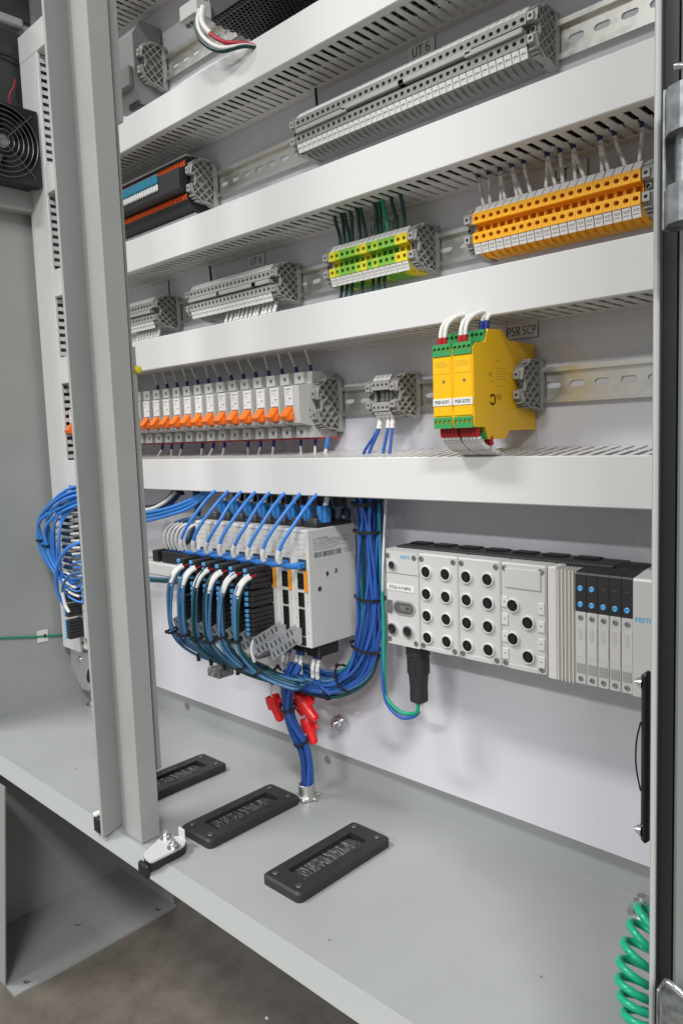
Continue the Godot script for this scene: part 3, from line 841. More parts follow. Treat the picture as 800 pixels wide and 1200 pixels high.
func row_c():
	var ms := terminal_meshes(0.0080)
	# orange
	for k in 20:
		terminal(ms, -0.2630 - k * 0.0082, Y_C, M.orange_housing, "terminal_block", "orange terminal block, %s from the right in its row" % nth(k + 1), "row of orange terminal blocks", M.marker_print)
	end_clamp(-0.2535, Y_C, "grey end clamp at the right end of the orange terminals")
	end_clamp(-0.4285, Y_C, "grey end clamp at the left end of the orange terminals")
	rng.seed = 11
	var n := 0
	var xs := [-0.266, -0.276, -0.291, -0.2975, -0.313, -0.3225, -0.3345, -0.341, -0.352, -0.3665, -0.3755, -0.381, -0.394, -0.3995, -0.4115, -0.418]
	for x in xs:
		n += 1
		var lean := rng.randf_range(-0.0035, 0.0035)
		var top := -0.170 - 0.0125 * roundf((-0.170 - x - lean) / 0.0125) - 0.00625
		wire("marked_wire", "printed white sleeved wire above the orange terminals, %s from the right" % nth(n), "sleeved wires above the orange terminals", [Vector3(x, 1.0590, 0.034), Vector3(lerpf(x, top, 0.4), 1.073, 0.033), Vector3(lerpf(x, top, 0.8), 1.086, 0.032), Vector3(top, 1.102, 0.034)], 0.0013, M.navy, [[M.sleeve_print, 0.0, 0.78, 0.0018, "printed_sleeve"], [M.navy, 0.78, 1.0, 0.0021, "tip"]])
	panel_label("UT 6", -0.368, 1.0745, -0.326, 1.0915, "UT 6 label half hidden behind the sleeved wires above the orange terminals", 0.0095)
	# green and yellow earth terminals; tones differ block by block
	var tone := "YLGGGLYGLGGGYY"
	n = 0
	for k in 14:
		var ch := tone[13 - k]
		var m: Material = M.lime_housing if ch == "L" else M.green_housing if ch == "G" else M.yellow_housing
		var lb := ("yellow" if ch == "Y" else "green" if ch == "G" else "lime coloured") + " fronted earth terminal block, %s from the right in the green row" % nth(k + 1)
		terminal(ms, -0.5085 - k * 0.0082, Y_C, m, "earth_terminal", lb, "green and yellow earth terminals", M.marker_print)
	end_clamp(-0.4990, Y_C, "grey end clamp at the right end of the green earth terminals")
	end_clamp(-0.6245, Y_C, "grey end clamp at the left end of the green earth terminals")
	for x in [-0.516, -0.527, -0.5395, -0.549, -0.5545, -0.572, -0.580, -0.5915, -0.597, -0.604, -0.611]:
		n += 1
		var gr: bool = n == 3
		wire("earth_wire", "bright green wire entering the green terminals from above" if gr else "dark green wire above the green terminals, %s from the right" % nth(n), "" if gr else "dark green wires above the earth terminals", [Vector3(x, 1.0600, 0.036), Vector3(x + 0.0005, 1.074, 0.038), Vector3(x + rng.randf_range(-0.002, 0.004), 1.090, 0.042), Vector3(x + 0.001, 1.103, 0.046)], 0.0022, M.green_wire if gr else M.dark_green)
	n = 0
	for x in [-0.5495, -0.5580, -0.5665, -0.5825, -0.5990, -0.6070, -0.6150]:
		n += 1
		wire("earth_wire", "dark green wire below the green terminals, %s from the right" % nth(n), "dark green wires below the earth terminals", [Vector3(x, 1.0190, 0.032), Vector3(x, 1.008, 0.034), Vector3(x - 0.001, 0.996, 0.038), Vector3(x - 0.001, 0.985, 0.042)], 0.0021, M.teal_wire)
	panel_label("UT 6-PE", -0.597, 1.0740, -0.553, 1.0910, "UT 6-PE label behind the dark green wires", 0.0085)
	# grey UT 6, shorter
	for k in 21:
		terminal(ms, -0.7270 - k * 0.0082, Y_C, M.clamp_grey, "terminal_block", "light grey terminal block, %s from the right in the shorter UT 6 strip" % nth(k + 1), "shorter grey UT 6 strip on the middle rail", M.marker_print2)
	end_clamp(-0.7175, Y_C, "grey end clamp at the right end of the shorter UT 6 strip")
	end_clamp(-0.9010, Y_C, "grey end clamp at the left end of the shorter UT 6 strip")
	for q in [[-0.8950, -0.8240, "left jumper bar of the shorter UT 6 strip"], [-0.8300, -0.7480, "middle jumper bar of the shorter UT 6 strip"], [-0.7570, -0.7230, "short right jumper bar of the shorter UT 6 strip"]]:
		jumper(q[0], q[1], Y_C, 0.0462, q[2], "jumper bars of the shorter UT 6 strip")
	panel_label("UT 6", -0.820, 1.0775, -0.784, 1.0935, "UT 6 label above the shorter grey strip", 0.0090)
	var sl := [-0.729, -0.737, -0.745, -0.7535, -0.762, -0.769, -0.777, -0.7855, -0.794, -0.802, -0.810, -0.818, -0.827]
	n = 0
	for x in sl:
		n += 1
		wire("marked_wire", "white sleeved wire below the shorter UT 6 strip, %s from the right" % nth(n), "sleeved wires below the shorter UT 6 strip", [Vector3(x, 1.0190, 0.033), Vector3(x + rng.randf_range(-0.002, 0.002), 1.008, 0.036), Vector3(x - 0.002, 0.996, 0.040), Vector3(x - 0.002, 0.984, 0.043)], 0.0014, M.navy, [[M.sleeve_print, 0.10, 1.0, 0.0025, "printed_sleeve"]])
	# the leftmost grey strip
	for k in 9:
		terminal(ms, -0.9960 - k * 0.0082, Y_C, M.clamp_grey, "terminal_block", "grey terminal block, %s from the right in the short strip beside the post" % nth(k + 1), "short grey strip beside the post", M.marker_print2)
	end_clamp(-0.9865, Y_C, "grey end clamp at the right end of the short strip beside the post")
	jumper(-1.064, -0.9930, Y_C, 0.0462, "jumper bar of the short grey strip beside the post", "")
	wire("cable_tie_tail", "thin black strap above the short grey strip beside the post", "", [Vector3(-1.006, 1.092, 0.006), Vector3(-1.006, 1.080, 0.006), Vector3(-1.006, 1.066, 0.006)], 0.0010, M.black, [], "strap")
	for k in 8:
		var x := -0.9975 - k * 0.0082
		wire("marked_wire", "white sleeved wire below the short strip beside the post, %s from the right" % nth(k + 1), "sleeved wires below the short strip beside the post", [Vector3(x, 1.0190, 0.033), Vector3(x, 1.006, 0.036), Vector3(x - 0.002, 0.994, 0.041), Vector3(x - 0.002, 0.984, 0.044)], 0.0014, M.navy, [[M.sleeve_print, 0.05, 1.0, 0.0025, "printed_sleeve"]])

func row_d():
	# circuit breakers
	var body := MB.new()
	var hw := 0.0087
	var pr := [Vector2(-0.0430, 0.006), Vector2(-0.0430, 0.0450), Vector2(-0.0285, 0.0475), Vector2(-0.0275, 0.0560), Vector2(-0.0250, 0.0680), Vector2(-0.0080, 0.0690), Vector2(0.0195, 0.0690), Vector2(0.0215, 0.0560), Vector2(0.0225, 0.0470), Vector2(0.0370, 0.0450), Vector2(0.0370, 0.006)]
	body.ext(pr, "x", -hw, hw)
	body.holed(-hw + 0.0004, 0.0230, hw - 0.0004, 0.0366, circ(Vector2(0.0006, 0.0295), 0.0027, 12), "z", 0.0450, 0.0515)
	body.holed(-hw + 0.0004, -0.0426, hw - 0.0004, -0.0290, circ(Vector2(0.0006, -0.0365), 0.0027, 12), "z", 0.0450, 0.0515)
	var lbl := box(Vector3(0.0004, 0.0075, 0.0694), Vector3(0.0142, 0.0225, 0.0010), 0.0002)
	var tg := MB.new()
	tg.ext([Vector2(-0.0225, 0.0682), Vector2(-0.0210, 0.0780), Vector2(-0.0165, 0.0815), Vector2(-0.0130, 0.0775), Vector2(-0.0060, 0.0715), Vector2(-0.0045, 0.0682)], "x", -0.0056, 0.0064)
	tg.box(Vector3(0.0004, -0.0170, 0.0715), Vector3(0.0150, 0.0085, 0.0060), 0.0012)
	var slot := box(Vector3(0.0004, -0.0135, 0.0691), Vector3(0.0110, 0.0190, 0.0006))
	var aux := MB.new()
	aux.ext([Vector2(-0.0425, 0.006), Vector2(-0.0425, 0.0440), Vector2(-0.0285, 0.0455), Vector2(-0.0265, 0.0610), Vector2(0.0190, 0.0610), Vector2(0.0215, 0.0455), Vector2(0.0355, 0.0435), Vector2(0.0355, 0.006)], "x", -0.0043, 0.0043)
	var bm := body.mesh()
	var lm := lbl.mesh()
	var tm := tg.mesh()
	var am := aux.mesh()
	var sm := slot.mesh()
	var wm := screw_disc(0.0026, 0.0456, 0, 0.0006).mesh()
	for k in 22:
		var x := -0.6745 - k * 0.02625
		if x < -1.235: break
		var t := thing("circuit_breaker", "rightmost circuit breaker of the row, next to its grey end piece" if k == 0 else "pale grey circuit breaker with orange toggle, %s from the right in the row" % nth(k + 1), "circuit breaker", Vector3(x, Y_D, 0), "circuit breakers with orange toggles")
		part("housing", bm, M.breaker, t)
		part("rating_label", lm, M.breaker_print, t)
		part("toggle_slot", sm, M.grey_dark, t)
		part("toggle", tm, M.toggle, t)
		part("terminal_screw", wm, M.shaded_screw, t, Vector3(0, 0.0295, 0))
		part("terminal_screw", wm, M.shaded_screw, t, Vector3(0, -0.0365, 0))
		part("auxiliary_contact", am, M.aux_grey, t, Vector3(-0.01312, 0, 0))
	var e := thing("end_piece", "grey side module between the last breaker and its end clamp", "module", Vector3(-0.6612, Y_D, 0))
	part("housing", ext(pr, "x", -0.0043, 0.0043), M.breaker, e)
	part("recess", box(Vector3(0.0045, 0.0120, 0.0400), Vector3(0.0006, 0.007, 0.010)), M.hole, e)
	for q in [Vector2(-0.010, 0.052), Vector2(-0.018, 0.052)]: part("peg", lathe([Vector2(0.0012, 0), Vector2(0.0012, 0.0006), Vector2(0, 0.0006)], Vector3(0.0043, q.x, q.y), Vector3.RIGHT, 10), M.grey_dark, e)
	end_clamp(-0.6515, Y_D - 0.004, "grey end clamp at the right end of the breaker row", 0.033, 0.048)
	var bb := thing("busbar", "thin red busbar strip under the breaker row", "busbar")
	part("strip", box(Vector3(-0.925, 0.8418, 0.020), Vector3(0.545, 0.0018, 0.030), 0.0005), M.busbar_red, bb)
	rng.seed = 5
	for k in 15:
		var x := -0.6745 - k * 0.02625
		if x < -1.04: break
		var dx := rng.randf_range(-0.006, 0.006)
		wire("breaker_wire", "white wire with navy ferrule above the %s breaker from the right" % nth(k + 1), "wires above the breaker row", [Vector3(x, 0.9215, 0.030), Vector3(x, 0.931, 0.031), Vector3(x + dx * 0.6, 0.942, 0.036), Vector3(x + dx, 0.957, 0.042)], 0.0016, M.white_wire, [[M.ferrule_blue, 0.0, 0.36, 0.0023, "ferrule"]])
		if k % 4 == 2: continue
		dx = rng.randf_range(-0.010, 0.008)
		wire("breaker_wire", "white wire with navy ferrule below the %s breaker from the right" % nth(k + 1), "wires below the breaker row", [Vector3(x + 0.004, 0.8450, 0.030), Vector3(x + 0.004, 0.834, 0.032), Vector3(x + 0.004 + dx * 0.6, 0.824, 0.036), Vector3(x + 0.004 + dx, 0.810, 0.042)], 0.0016, M.white_wire, [[M.ferrule_blue, 0.0, 0.38, 0.0023, "ferrule"]])
	wire("breaker_wire", "thick white wire in a blue sleeve below the grey end piece of the breakers", "", [Vector3(-0.650, 0.8430, 0.030), Vector3(-0.650, 0.833, 0.032), Vector3(-0.651, 0.824, 0.034), Vector3(-0.651, 0.810, 0.038)], 0.0023, M.white_wire, [[M.clip_blue, 0.05, 0.5, 0.0030, "ferrule"]])
	# four small terminals between their end clamps
	var sm4 := MB.new()
	var h4 := 0.0030
	sm4.ext([Vector2(-0.0235, 0.004), Vector2(-0.0235, 0.020), Vector2(-0.0215, 0.0360), Vector2(-0.0165, 0.0420), Vector2(-0.0068, 0.0420), Vector2(-0.0068, 0.0330), Vector2(0.0068, 0.0330), Vector2(0.0068, 0.0420), Vector2(0.0180, 0.0420), Vector2(0.0215, 0.0360), Vector2(0.0235, 0.020), Vector2(0.0235, 0.004)], "x", -h4, h4)
	for q in [[0.0115, 0.0130], [-0.0120, -0.0120]]: sm4.holed(-h4, q[0] - 0.0045, h4, q[0] + 0.0055, circ(Vector2(0, q[1] - 0.0005), 0.0018, 12), "z", 0.0421, 0.0470)
	var four := sm4.mesh()
	var fs := screw_disc(0.0017, 0.0424, 0, 0).mesh()
	var fmk := box(Vector3.ZERO, Vector3(0.0055, 0.0085, 0.0014), 0.0002).mesh()
	var fb := box(Vector3(0, 0, 0.0370), Vector3(0.0046, 0.0105, 0.0050), 0.0004).mesh()
	for k in 4:
		var t := thing("disconnect_terminal", "small grey terminal block, %s from the right of the four beside the breakers" % nth(k + 1), "terminal block", Vector3(-0.5395 - k * 0.0062, Y_D, 0), "four small terminals with blue wires")
		part("housing", four, M.clamp_grey, t)
		part("clamp_screw", fs, M.screw, t, Vector3(0, 0.0125, 0))
		part("clamp_screw", fs, M.screw, t, Vector3(0, -0.0125, 0))
		if k < 3: part("dark_link", fb, M.grey_dark, t)
		for s in [1.0, -1.0]: part("marker_tag", fmk, M.marker_print2 if s < 0 else M.white, t, Vector3(0, s * 0.0205, 0.0415)).rotation.x = -s * 0.75
	end_clamp(-0.5300, Y_D, "grey end clamp on the right of the four small terminals")
	end_clamp(-0.5650, Y_D, "grey end clamp on the left of the four small terminals")
	for q in [[-0.5400, 0.000], [-0.5462, -0.004], [-0.5586, -0.014], [-0.5600, -0.022]]:
		var lb: String = {0: "rightmost blue wire under the four small terminals", 4: "blue wire just left of the rightmost under the four small terminals", 14: "blue wire under the four small terminals bending left", 22: "leftmost blue wire under the four small terminals, slanting most"}[int(roundf(-q[1] * 1000))]
		wire("blue_wire", lb, "blue wires under the four small terminals", [Vector3(q[0], 0.8640, 0.036), Vector3(q[0], 0.852, 0.038), Vector3(q[0] + q[1] * 0.25, 0.842, 0.040), Vector3(q[0] + q[1] * 0.8, 0.826, 0.043), Vector3(q[0] + q[1], 0.812, 0.046)], 0.0019, M.blue_wire, [[M.sleeve_print, 0.0, 0.26, 0.0027, "printed_sleeve"]])
	safety_relays()

func safety_relays():
	var side := [Vector2(0.8470, 0.0960), Vector2(0.8470, 0.1120), Vector2(0.8485, 0.1135), Vector2(0.9185, 0.1135), Vector2(0.9225, 0.1080), Vector2(0.9240, 0.0940), Vector2(0.9360, 0.0890), Vector2(0.9370, 0.0650), Vector2(0.9280, 0.0540), Vector2(0.9270, 0.0040), Vector2(0.8430, 0.0040), Vector2(0.8430, 0.0540), Vector2(0.8355, 0.0600), Vector2(0.8355, 0.0900), Vector2(0.8450, 0.0960)]
	side.pop_back()
	for k in 2:
		var x := -0.3925 - 0.0226 * k
		var name2 := "PSR-SCP2" if k == 0 else "PSR-SCP1"
		var t := thing("safety_relay", "yellow relay marked %s, the %s of the two" % [name2, "right" if k == 0 else "left"], "relay", Vector3(x, 0, 0), "yellow safety relays")
		var hw := 0.0111
		part("housing", ext(side, "x", -hw, hw), M.relay_yellow, t)
		# front frame cheeks and fine ridges
		part("front_cover", box(Vector3(0, 0.8850, 0.1137), Vector3(0.0200, 0.0540, 0.0016), 0.0006), M.relay_yellow, t)
		part("small_print", box(Vector3(0, 0.9030, 0.1146), Vector3(0.0170, 0.0120, 0.0004)), M.relay_front, t)
		part("indicator", lathe([Vector2(0.0014, 0), Vector2(0.0012, 0.0008), Vector2(0, 0.0010)], Vector3(0.0018, 0.8900, 0.1145), Vector3(0, 0, 1), 12), M.grey_dark, t)
		part("paper_tag", box(Vector3(0, 0.8710, 0.1148), Vector3(0.0212, 0.0066, 0.0006), 0.0001), M.white, t)
		text(name2, 0.0028, Vector3(0, 0.8710, 0.1153), M.ink, t, Vector3.ZERO, false, "lettering", 1.0)
		for q in [[0.9130, 0.9238, 0.0965, 0.1150, "x"], [0.9252, 0.9355, 0.0690, 0.0945, "y"], [0.8468, 0.8570, 0.0965, 0.1150, "x"], [0.8358, 0.8462, 0.0690, 0.0945, "y"]]:
			var c := MB.new()
			var zz: float = q[3]
			for i in 4:
				var cx := (i - 1.5) * 0.0050
				c.holed(cx - 0.0025, q[0], cx + 0.0025, q[1], circ(Vector2(cx, (q[0] + q[1]) / 2 + 0.001), 0.0017, 10), "z", zz - 0.005, zz)
			c.box(Vector3(0, (q[0] + q[1]) / 2, (q[2] + zz - 0.0052) / 2), Vector3(0.0200, q[1] - q[0], zz - 0.0052 - q[2]))
			var cp := part("screw_connector", c, M.conn_green, t)
			for i in 4:
				var sd := part("screw", screw_disc(0.0016, zz - 0.0050, (q[0] + q[1]) / 2 + 0.001, (i - 1.5) * 0.0050), M.screw, cp)
		if k == 0:
			var pr := box(Vector3.ZERO, Vector3(0.0002, 0.0320, 0.0320))
			part("side_print", pr, M.relay_side, t, Vector3(hw + 0.0001, 0.8930, 0.0720))
			var ring := MB.new()
			for i in 20:
				var a := TAU * (i + 2.0) / 24
				var b2 := TAU * (i + 3.0) / 24
				var u0 := Vector3(0, sin(a), cos(a))
				var u1 := Vector3(0, sin(b2), cos(b2))
				ring.quad(u0 * 0.0052, u1 * 0.0052, u1 * 0.0036, u0 * 0.0036)
				ring.quad(u0 * 0.0036, u1 * 0.0036, u1 * 0.0052, u0 * 0.0052)
			part("ring_mark", ring, M.relay_ink, t, Vector3(hw + 0.0003, 0.8720, 0.0830))
			text("TÜV", 0.0042, Vector3(hw + 0.0003, 0.8740, 0.0720), M.relay_ink, t, Vector3(0, PI / 2, 0))
			text("UL", 0.0036, Vector3(hw + 0.0003, 0.8950, 0.0865), M.relay_ink, t, Vector3(0, PI / 2, 0), true)
	# white wires over the top
	for k in 2:
		var x := -0.3925 - 0.0226 * k
		for i in 2:
			var fx := x - 0.0075 + i * 0.0050
			wire("relay_wire", "%s white wire with red ferrule arching from the %s yellow relay" % [["left", "right"][i], ["right", "left"][k]], "white wires over the relays, red ferrules", [Vector3(fx, 0.9190, 0.1050), Vector3(fx, 0.931, 0.1055), Vector3(fx + 0.001, 0.943, 0.102), Vector3(fx + 0.003, 0.9515, 0.088), Vector3(fx + 0.005, 0.9550, 0.066)], 0.0020, M.white_wire, [[M.ferrule_red, 0.0, 0.22, 0.0026, "ferrule"]])
			fx = x + 0.0010 + i * 0.0050
			wire("relay_wire", "%s white wire with blue ferrule rising from the %s yellow relay" % [["left", "right"][i], ["right", "left"][k]], "white wires over the relays, blue ferrules", [Vector3(fx, 0.9330, 0.0830), Vector3(fx, 0.942, 0.0830), Vector3(fx + 0.001, 0.9490, 0.080), Vector3(fx + 0.003, 0.9550, 0.064)], 0.0020, M.white_wire, [[M.ferrule_blue, 0.0, 0.42, 0.0027, "ferrule"]])
		for i in 5:
			var gx := x - 0.0082 + i * 0.0040
			wire("relay_wire", "printed white wire under the %s yellow relay, %s from the left" % [["right", "left"][k], nth(i + 1)], "sleeved wires under the relays", [Vector3(gx, 0.8490, 0.1040), Vector3(gx, 0.839, 0.1030), Vector3(gx + 0.002, 0.829, 0.094), Vector3(gx + 0.006, 0.821, 0.074), Vector3(gx + 0.008, 0.812, 0.056)], 0.0018, M.white_wire, [[M.ferrule_red, 0.0, 0.22, 0.0024, "ferrule"], [M.sleeve_print, 0.30, 0.8, 0.0024, "printed_sleeve"]])
	for i in 2:
		var gx := -0.3870 + i * 0.0045
		wire("relay_wire", "sleeved wire behind the others under the right yellow relay, %s of two" % ["left", "right"][i], "sleeved wires under the relays", [Vector3(gx, 0.8380, 0.0850), Vector3(gx, 0.832, 0.0845), Vector3(gx + 0.002, 0.823, 0.078), Vector3(gx + 0.006, 0.812, 0.060)], 0.0018, M.white_wire, [[M.ferrule_red, 0.0, 0.34, 0.0024, "ferrule"]])
	end_clamp(-0.3760, Y_D, "grey end clamp against the right side of the yellow relays")
	panel_label("PSR SCP", -0.4150, 0.9345, -0.3785, 0.9505, "framed PSR SCP label on the panel beside the yellow relays", 0.0084, true)

func bundle(called: String, label: String, group: String, pts: Array, cols: Array, rw: float, spread: float, ties: Array, spin := 0.0, flat := 1.0):
	# a bound set of wires along one path; ties are fractions of its length
	var t := thing(called, label, "cable bundle", pts[0], group)
	var c := MB.catmull(pts, 7)
	var fr := MB.frames(c)
	for i in cols.size():
		var a := i * 2.39996 + spin
		var rr := spread * sqrt((i + 0.5) / cols.size())
		var loc := []
		for k in c.size():
			var w := a + 0.5 * sin(k * 0.16 + i)
			var loose := 1.0 + 0.10 * sin(k * 0.31 + i * 1.7)
			loc.append(c[k] - pts[0] + (fr[k][0] * cos(w) + fr[k][1] * sin(w) * flat) * rr * loose)
		var b := MB.new()
		b.tube(loc, rw * (0.9 + 0.2 * float((i * 7) % 5) / 4.0), 7, 1)
		part("wire", b, cols[i], t)
	for f in ties:
		var k := clampi(int(f * (c.size() - 1)), 0, c.size() - 2)
		var d: Vector3 = fr[k][2]
		var r := spread * 1.0 + rw * 1.05
		var b := MB.new()
		b.lathe([Vector2(r, -0.0016), Vector2(r + 0.0011, -0.0016), Vector2(r + 0.0011, 0.0016), Vector2(r, 0.0016)], c[k] - pts[0], d, 16)
		b.box(c[k] - pts[0] + fr[k][0] * (r + 0.0018), Vector3(0.0042, 0.0042, 0.0042), 0.0006)
		part("cable_tie", b, M.black, t)
	return t

func drives():
	var z0 := 0.0120
	var zf := 0.0935
	var yb := 0.5945
	var yt := 0.7360
	var w := 0.02745
	var body := MB.new()
	body.box(Vector3(0, (yb + yt) / 2, (z0 + zf) / 2), Vector3(w, yt - yb, zf - z0), 0.0012)
	var bm := body.mesh()
	# black socket column with pin openings
	var sock := func(y0: float, y1: float, n: int) -> ArrayMesh:
		var m := MB.new()
		var dy := (y1 - y0) / n
		for i in n:
			m.holed(-0.0045, y0 + dy * i, 0.0045, y0 + dy * (i + 1), PackedVector2Array([Vector2(0.0034, y0 + dy * (i + 0.5)), Vector2(0.0034, y0 + dy * (i + 0.86)), Vector2(-0.0030, y0 + dy * (i + 0.86)), Vector2(-0.0030, y0 + dy * (i + 0.5)), Vector2(-0.0030, y0 + dy * (i + 0.14)), Vector2(0.0034, y0 + dy * (i + 0.14))]), "z", zf - 0.0005, zf + 0.0016)
		m.box(Vector3(0, (y0 + y1) / 2, zf - 0.0002), Vector3(0.0088, y1 - y0, 0.0008))
		return m.mesh()
	var s1: ArrayMesh = sock.call(0.6655, 0.6840, 4)
	var s2: ArrayMesh = sock.call(0.6440, 0.6610, 3)
	var s3: ArrayMesh = sock.call(0.6090, 0.6410, 7)
	var s4: ArrayMesh = sock.call(0.5970, 0.6070, 2)
	var rj := MB.new()
	rj.holed(-0.0060, -0.0065, 0.0060, 0.0065, PackedVector2Array([Vector2(0.0046, 0), Vector2(0.0046, 0.0048), Vector2(-0.0046, 0.0048), Vector2(-0.0046, 0), Vector2(-0.0046, -0.0048), Vector2(0.0046, -0.0048)]), "z", -0.001, 0.0012)
	rj.box(Vector3(0, 0, -0.0004), Vector3(0.0118, 0.0128, 0.0008))
	var rjm := rj.mesh()
	var tm := MB.new()
	tm.box(Vector3(0, 0, 0), Vector3(0.0236, 0.0300, 0.0004))
	var tmm := tm.mesh()
	var names2 := ["rightmost white servo drive with the printed side face", "second white servo drive from the right, its black sockets empty", "third white servo drive from the right, first with black plugs", "fourth white servo drive from the right", "fifth white servo drive from the right", "sixth white servo drive from the right", "seventh white servo drive from the right", "leftmost white servo drive of the eight right of the post"]
	for k in 8:
		var x := -0.6265 - w / 2 - 0.0277 * k
		var t := thing("servo_drive", names2[k], "drive", Vector3(x, 0, 0), "row of white servo drives")
		part("housing", bm, M.drive, t)
		part("front_print", tmm, M.drive_top, t, Vector3(0, 0.7195, zf + 0.0001))
		part("network_socket", rjm, M.screw, t, Vector3(0.0040, 0.6945, zf + 0.0006))
		part("orange_tag", box(Vector3(0.0088, 0.6750, zf + 0.0006), Vector3(0.0060, 0.0260, 0.0014), 0.0004), M.tag_orange, t)
		part("warning_mark", ext([Vector2(0.0060, 0.7060), Vector2(0.0100, 0.7060), Vector2(0.0080, 0.7098)], "z", zf + 0.0003, zf + 0.0007), M.tag_orange, t)
		part("socket", s1, M.black, t)
		part("socket", s2, M.black, t)
		part("socket", s3, M.black, t)
		part("socket", s4, M.black, t)
		for q in [[-0.0105, 0.6870], [-0.0105, 0.6520], [0.0095, 0.6500], [-0.0105, 0.6300], [0.0095, 0.6130], [-0.0100, 0.6020]]: part("pilot_hole", lathe([Vector2(0.0008, 0), Vector2(0, 0.0003)], Vector3(q[0], q[1], zf), Vector3(0, 0, 1), 8), M.grey_dark, t)
		# black top cover with vents
		part("top_cover", box(Vector3(0, 0.7385, 0.046), Vector3(0.0240, 0.005, 0.060), 0.001), M.satin_black, t)
		part("top_socket", box(Vector3(0.0, 0.7420, 0.0650), Vector3(0.0160, 0.0100, 0.0180), 0.0015), M.screw, t)
		if k == 0:
			part("side_print", box(Vector3(w / 2 + 0.0001, 0.7110, 0.0490), Vector3(0.0002, 0.0300, 0.0740)), M.drive_side, t)
			part("diamond_mark", ext([Vector2(0.6840, 0.0630), Vector2(0.6800, 0.0655), Vector2(0.6760, 0.0630), Vector2(0.6800, 0.0605)], "x", w / 2, w / 2 + 0.0003), M.ink, t)
			text("A", 0.0062, Vector3(w / 2 + 0.0002, 0.6815, 0.0480), M.ink, t, Vector3(0, PI / 2, 0), true)
			part("side_screw", lathe([Vector2(0.0030, 0), Vector2(0.0030, 0.0006), Vector2(0.0012, 0.0009), Vector2(0, 0.0009)], Vector3(w / 2, 0.6640, 0.0770), Vector3.RIGHT, 14), M.screw, t)
		# punched shield plate that reaches forward under the front
		var sh := thing("shield_plate", "punched metal shield plate under the %s servo drive" % ["rightmost", "second from the right", "third from the right", "fourth from the right", "fifth from the right", "sixth from the right", "seventh from the right", "leftmost"][k], "shield plate", Vector3(x - 0.0125, 0, 0), "shield plates under the servo drives")
		var pm := MB.new()
		# plate in the (y, z) plane, drawn along its own slope
		for i in 7:
			for j in 2:
				var za := 0.0940 + i * 0.0066
				var ya2 := -0.0118 + 0.0118 * j
				var hc := Vector2(ya2 + 0.0059, za + 0.0033)
				var slit := PackedVector2Array([hc + Vector2(0.0040, 0.0004), hc + Vector2(0.0036, 0.0014), hc + Vector2(-0.0030, 0.0004), hc + Vector2(-0.0040, -0.0004), hc + Vector2(-0.0036, -0.0014), hc + Vector2(0.0030, -0.0004)])
				if i == 0 or (i == 3 and j == 1): slit = circ(hc, 0.0012, 8)
				pm.holed(ya2, za, ya2 + 0.0118, za + 0.0066, slit, "x", 0.0, 0.0012, true)
		var pp := part("plate", pm, M.sheet_metal, sh, Vector3(0, 0.6330, 0.0))
		pp.rotation.x = 0.256
		part("fold", box(Vector3(0.0060, 0.6085, 0.0955), Vector3(0.012, 0.019, 0.0012)), M.sheet_metal, sh)
		if k < 2: continue
		# plugged connectors, each with its blue release levers
		for q in [[0.6640, 0.6900, 4, "upper black plug", "upper plugs on the servo drives"], [0.6420, 0.6620, 3, "middle black plug", "middle plugs on the servo drives"], [0.6060, 0.6400, 6, "long lower black plug", "lower plugs on the servo drives"]]:
			var pt := thing("motor_plug", "%s with blue levers on the %s servo drive from the right" % [q[3], nth(k + 1)], "plug", Vector3(x - 0.0005, 0, 0), q[4])
			var b := MB.new()
			var dy: float = (q[1] - q[0]) / q[2]
			for i in q[2]: b.box(Vector3(0.0, q[0] + dy * (i + 0.5), 0.1120), Vector3(0.0125, dy - 0.0006, 0.0330), 0.0008)
			part("body", b, M.satin_black, pt)
			for i in q[2]:
				part("release_lever", box(Vector3(-0.0034, q[0] + dy * (i + 0.5), 0.1290), Vector3(0.0052, dy * 0.70, 0.0040), 0.0006), M.light_blue, pt)
				part("wire_hole", box(Vector3(0.0030, q[0] + dy * (i + 0.5), 0.1286), Vector3(0.0040, dy * 0.55, 0.0006)), M.hole, pt)
	# motor cables: six arcs in front of the plugs that run together below
	var cols := [M.steel_blue, M.steel_blue2, M.steel_blue, M.teal_wire, M.steel_blue2, M.steel_blue]
	var order := ["rightmost", "second from the right", "third from the right", "fourth from the right", "fifth from the right", "leftmost"]
	for k in range(2, 8):
		var x := -0.6265 - w / 2 - 0.0277 * k
		var sag := 0.012 * (k % 2)
		var P := [Vector3(x, 0.6800, 0.1180), Vector3(x - 0.001, 0.6760, 0.1330), Vector3(x - 0.002, 0.6600, 0.1450), Vector3(x - 0.002, 0.6300, 0.1495), Vector3(x - 0.001, 0.6030, 0.1490), Vector3(x + 0.002, 0.5820, 0.1400), Vector3(x + 0.018, 0.5650 - 0.002 * (8 - k) * 0.4, 0.1240), Vector3(x + 0.055, 0.5550 - 0.0010 * (8 - k), 0.1080), Vector3(maxf(x + 0.11, -0.665), 0.5380, 0.0950)]
		P.pop_back()
		if k > 3: P.append(Vector3(maxf(x + 0.11, -0.72), 0.5500, 0.0970))
		P.append_array([Vector3(-0.6780, 0.5420 + 0.003 * (k % 3), 0.0780), Vector3(-0.6350, 0.5400 + 0.004 * (k % 2), 0.0600), Vector3(-0.6040, 0.5600, 0.0480), Vector3(-0.5860, 0.5900, 0.0420)])
		var t: Node3D = bundle("motor_cable", "%s steel blue motor cable arc of the six before the drives" % order[k - 2], "motor cables looping in front of the drives", P, cols.slice(k % 2, k % 2 + 4), 0.0019, 0.0046, [0.36, 0.52], k * 1.3)
		rng.seed = 30 + k
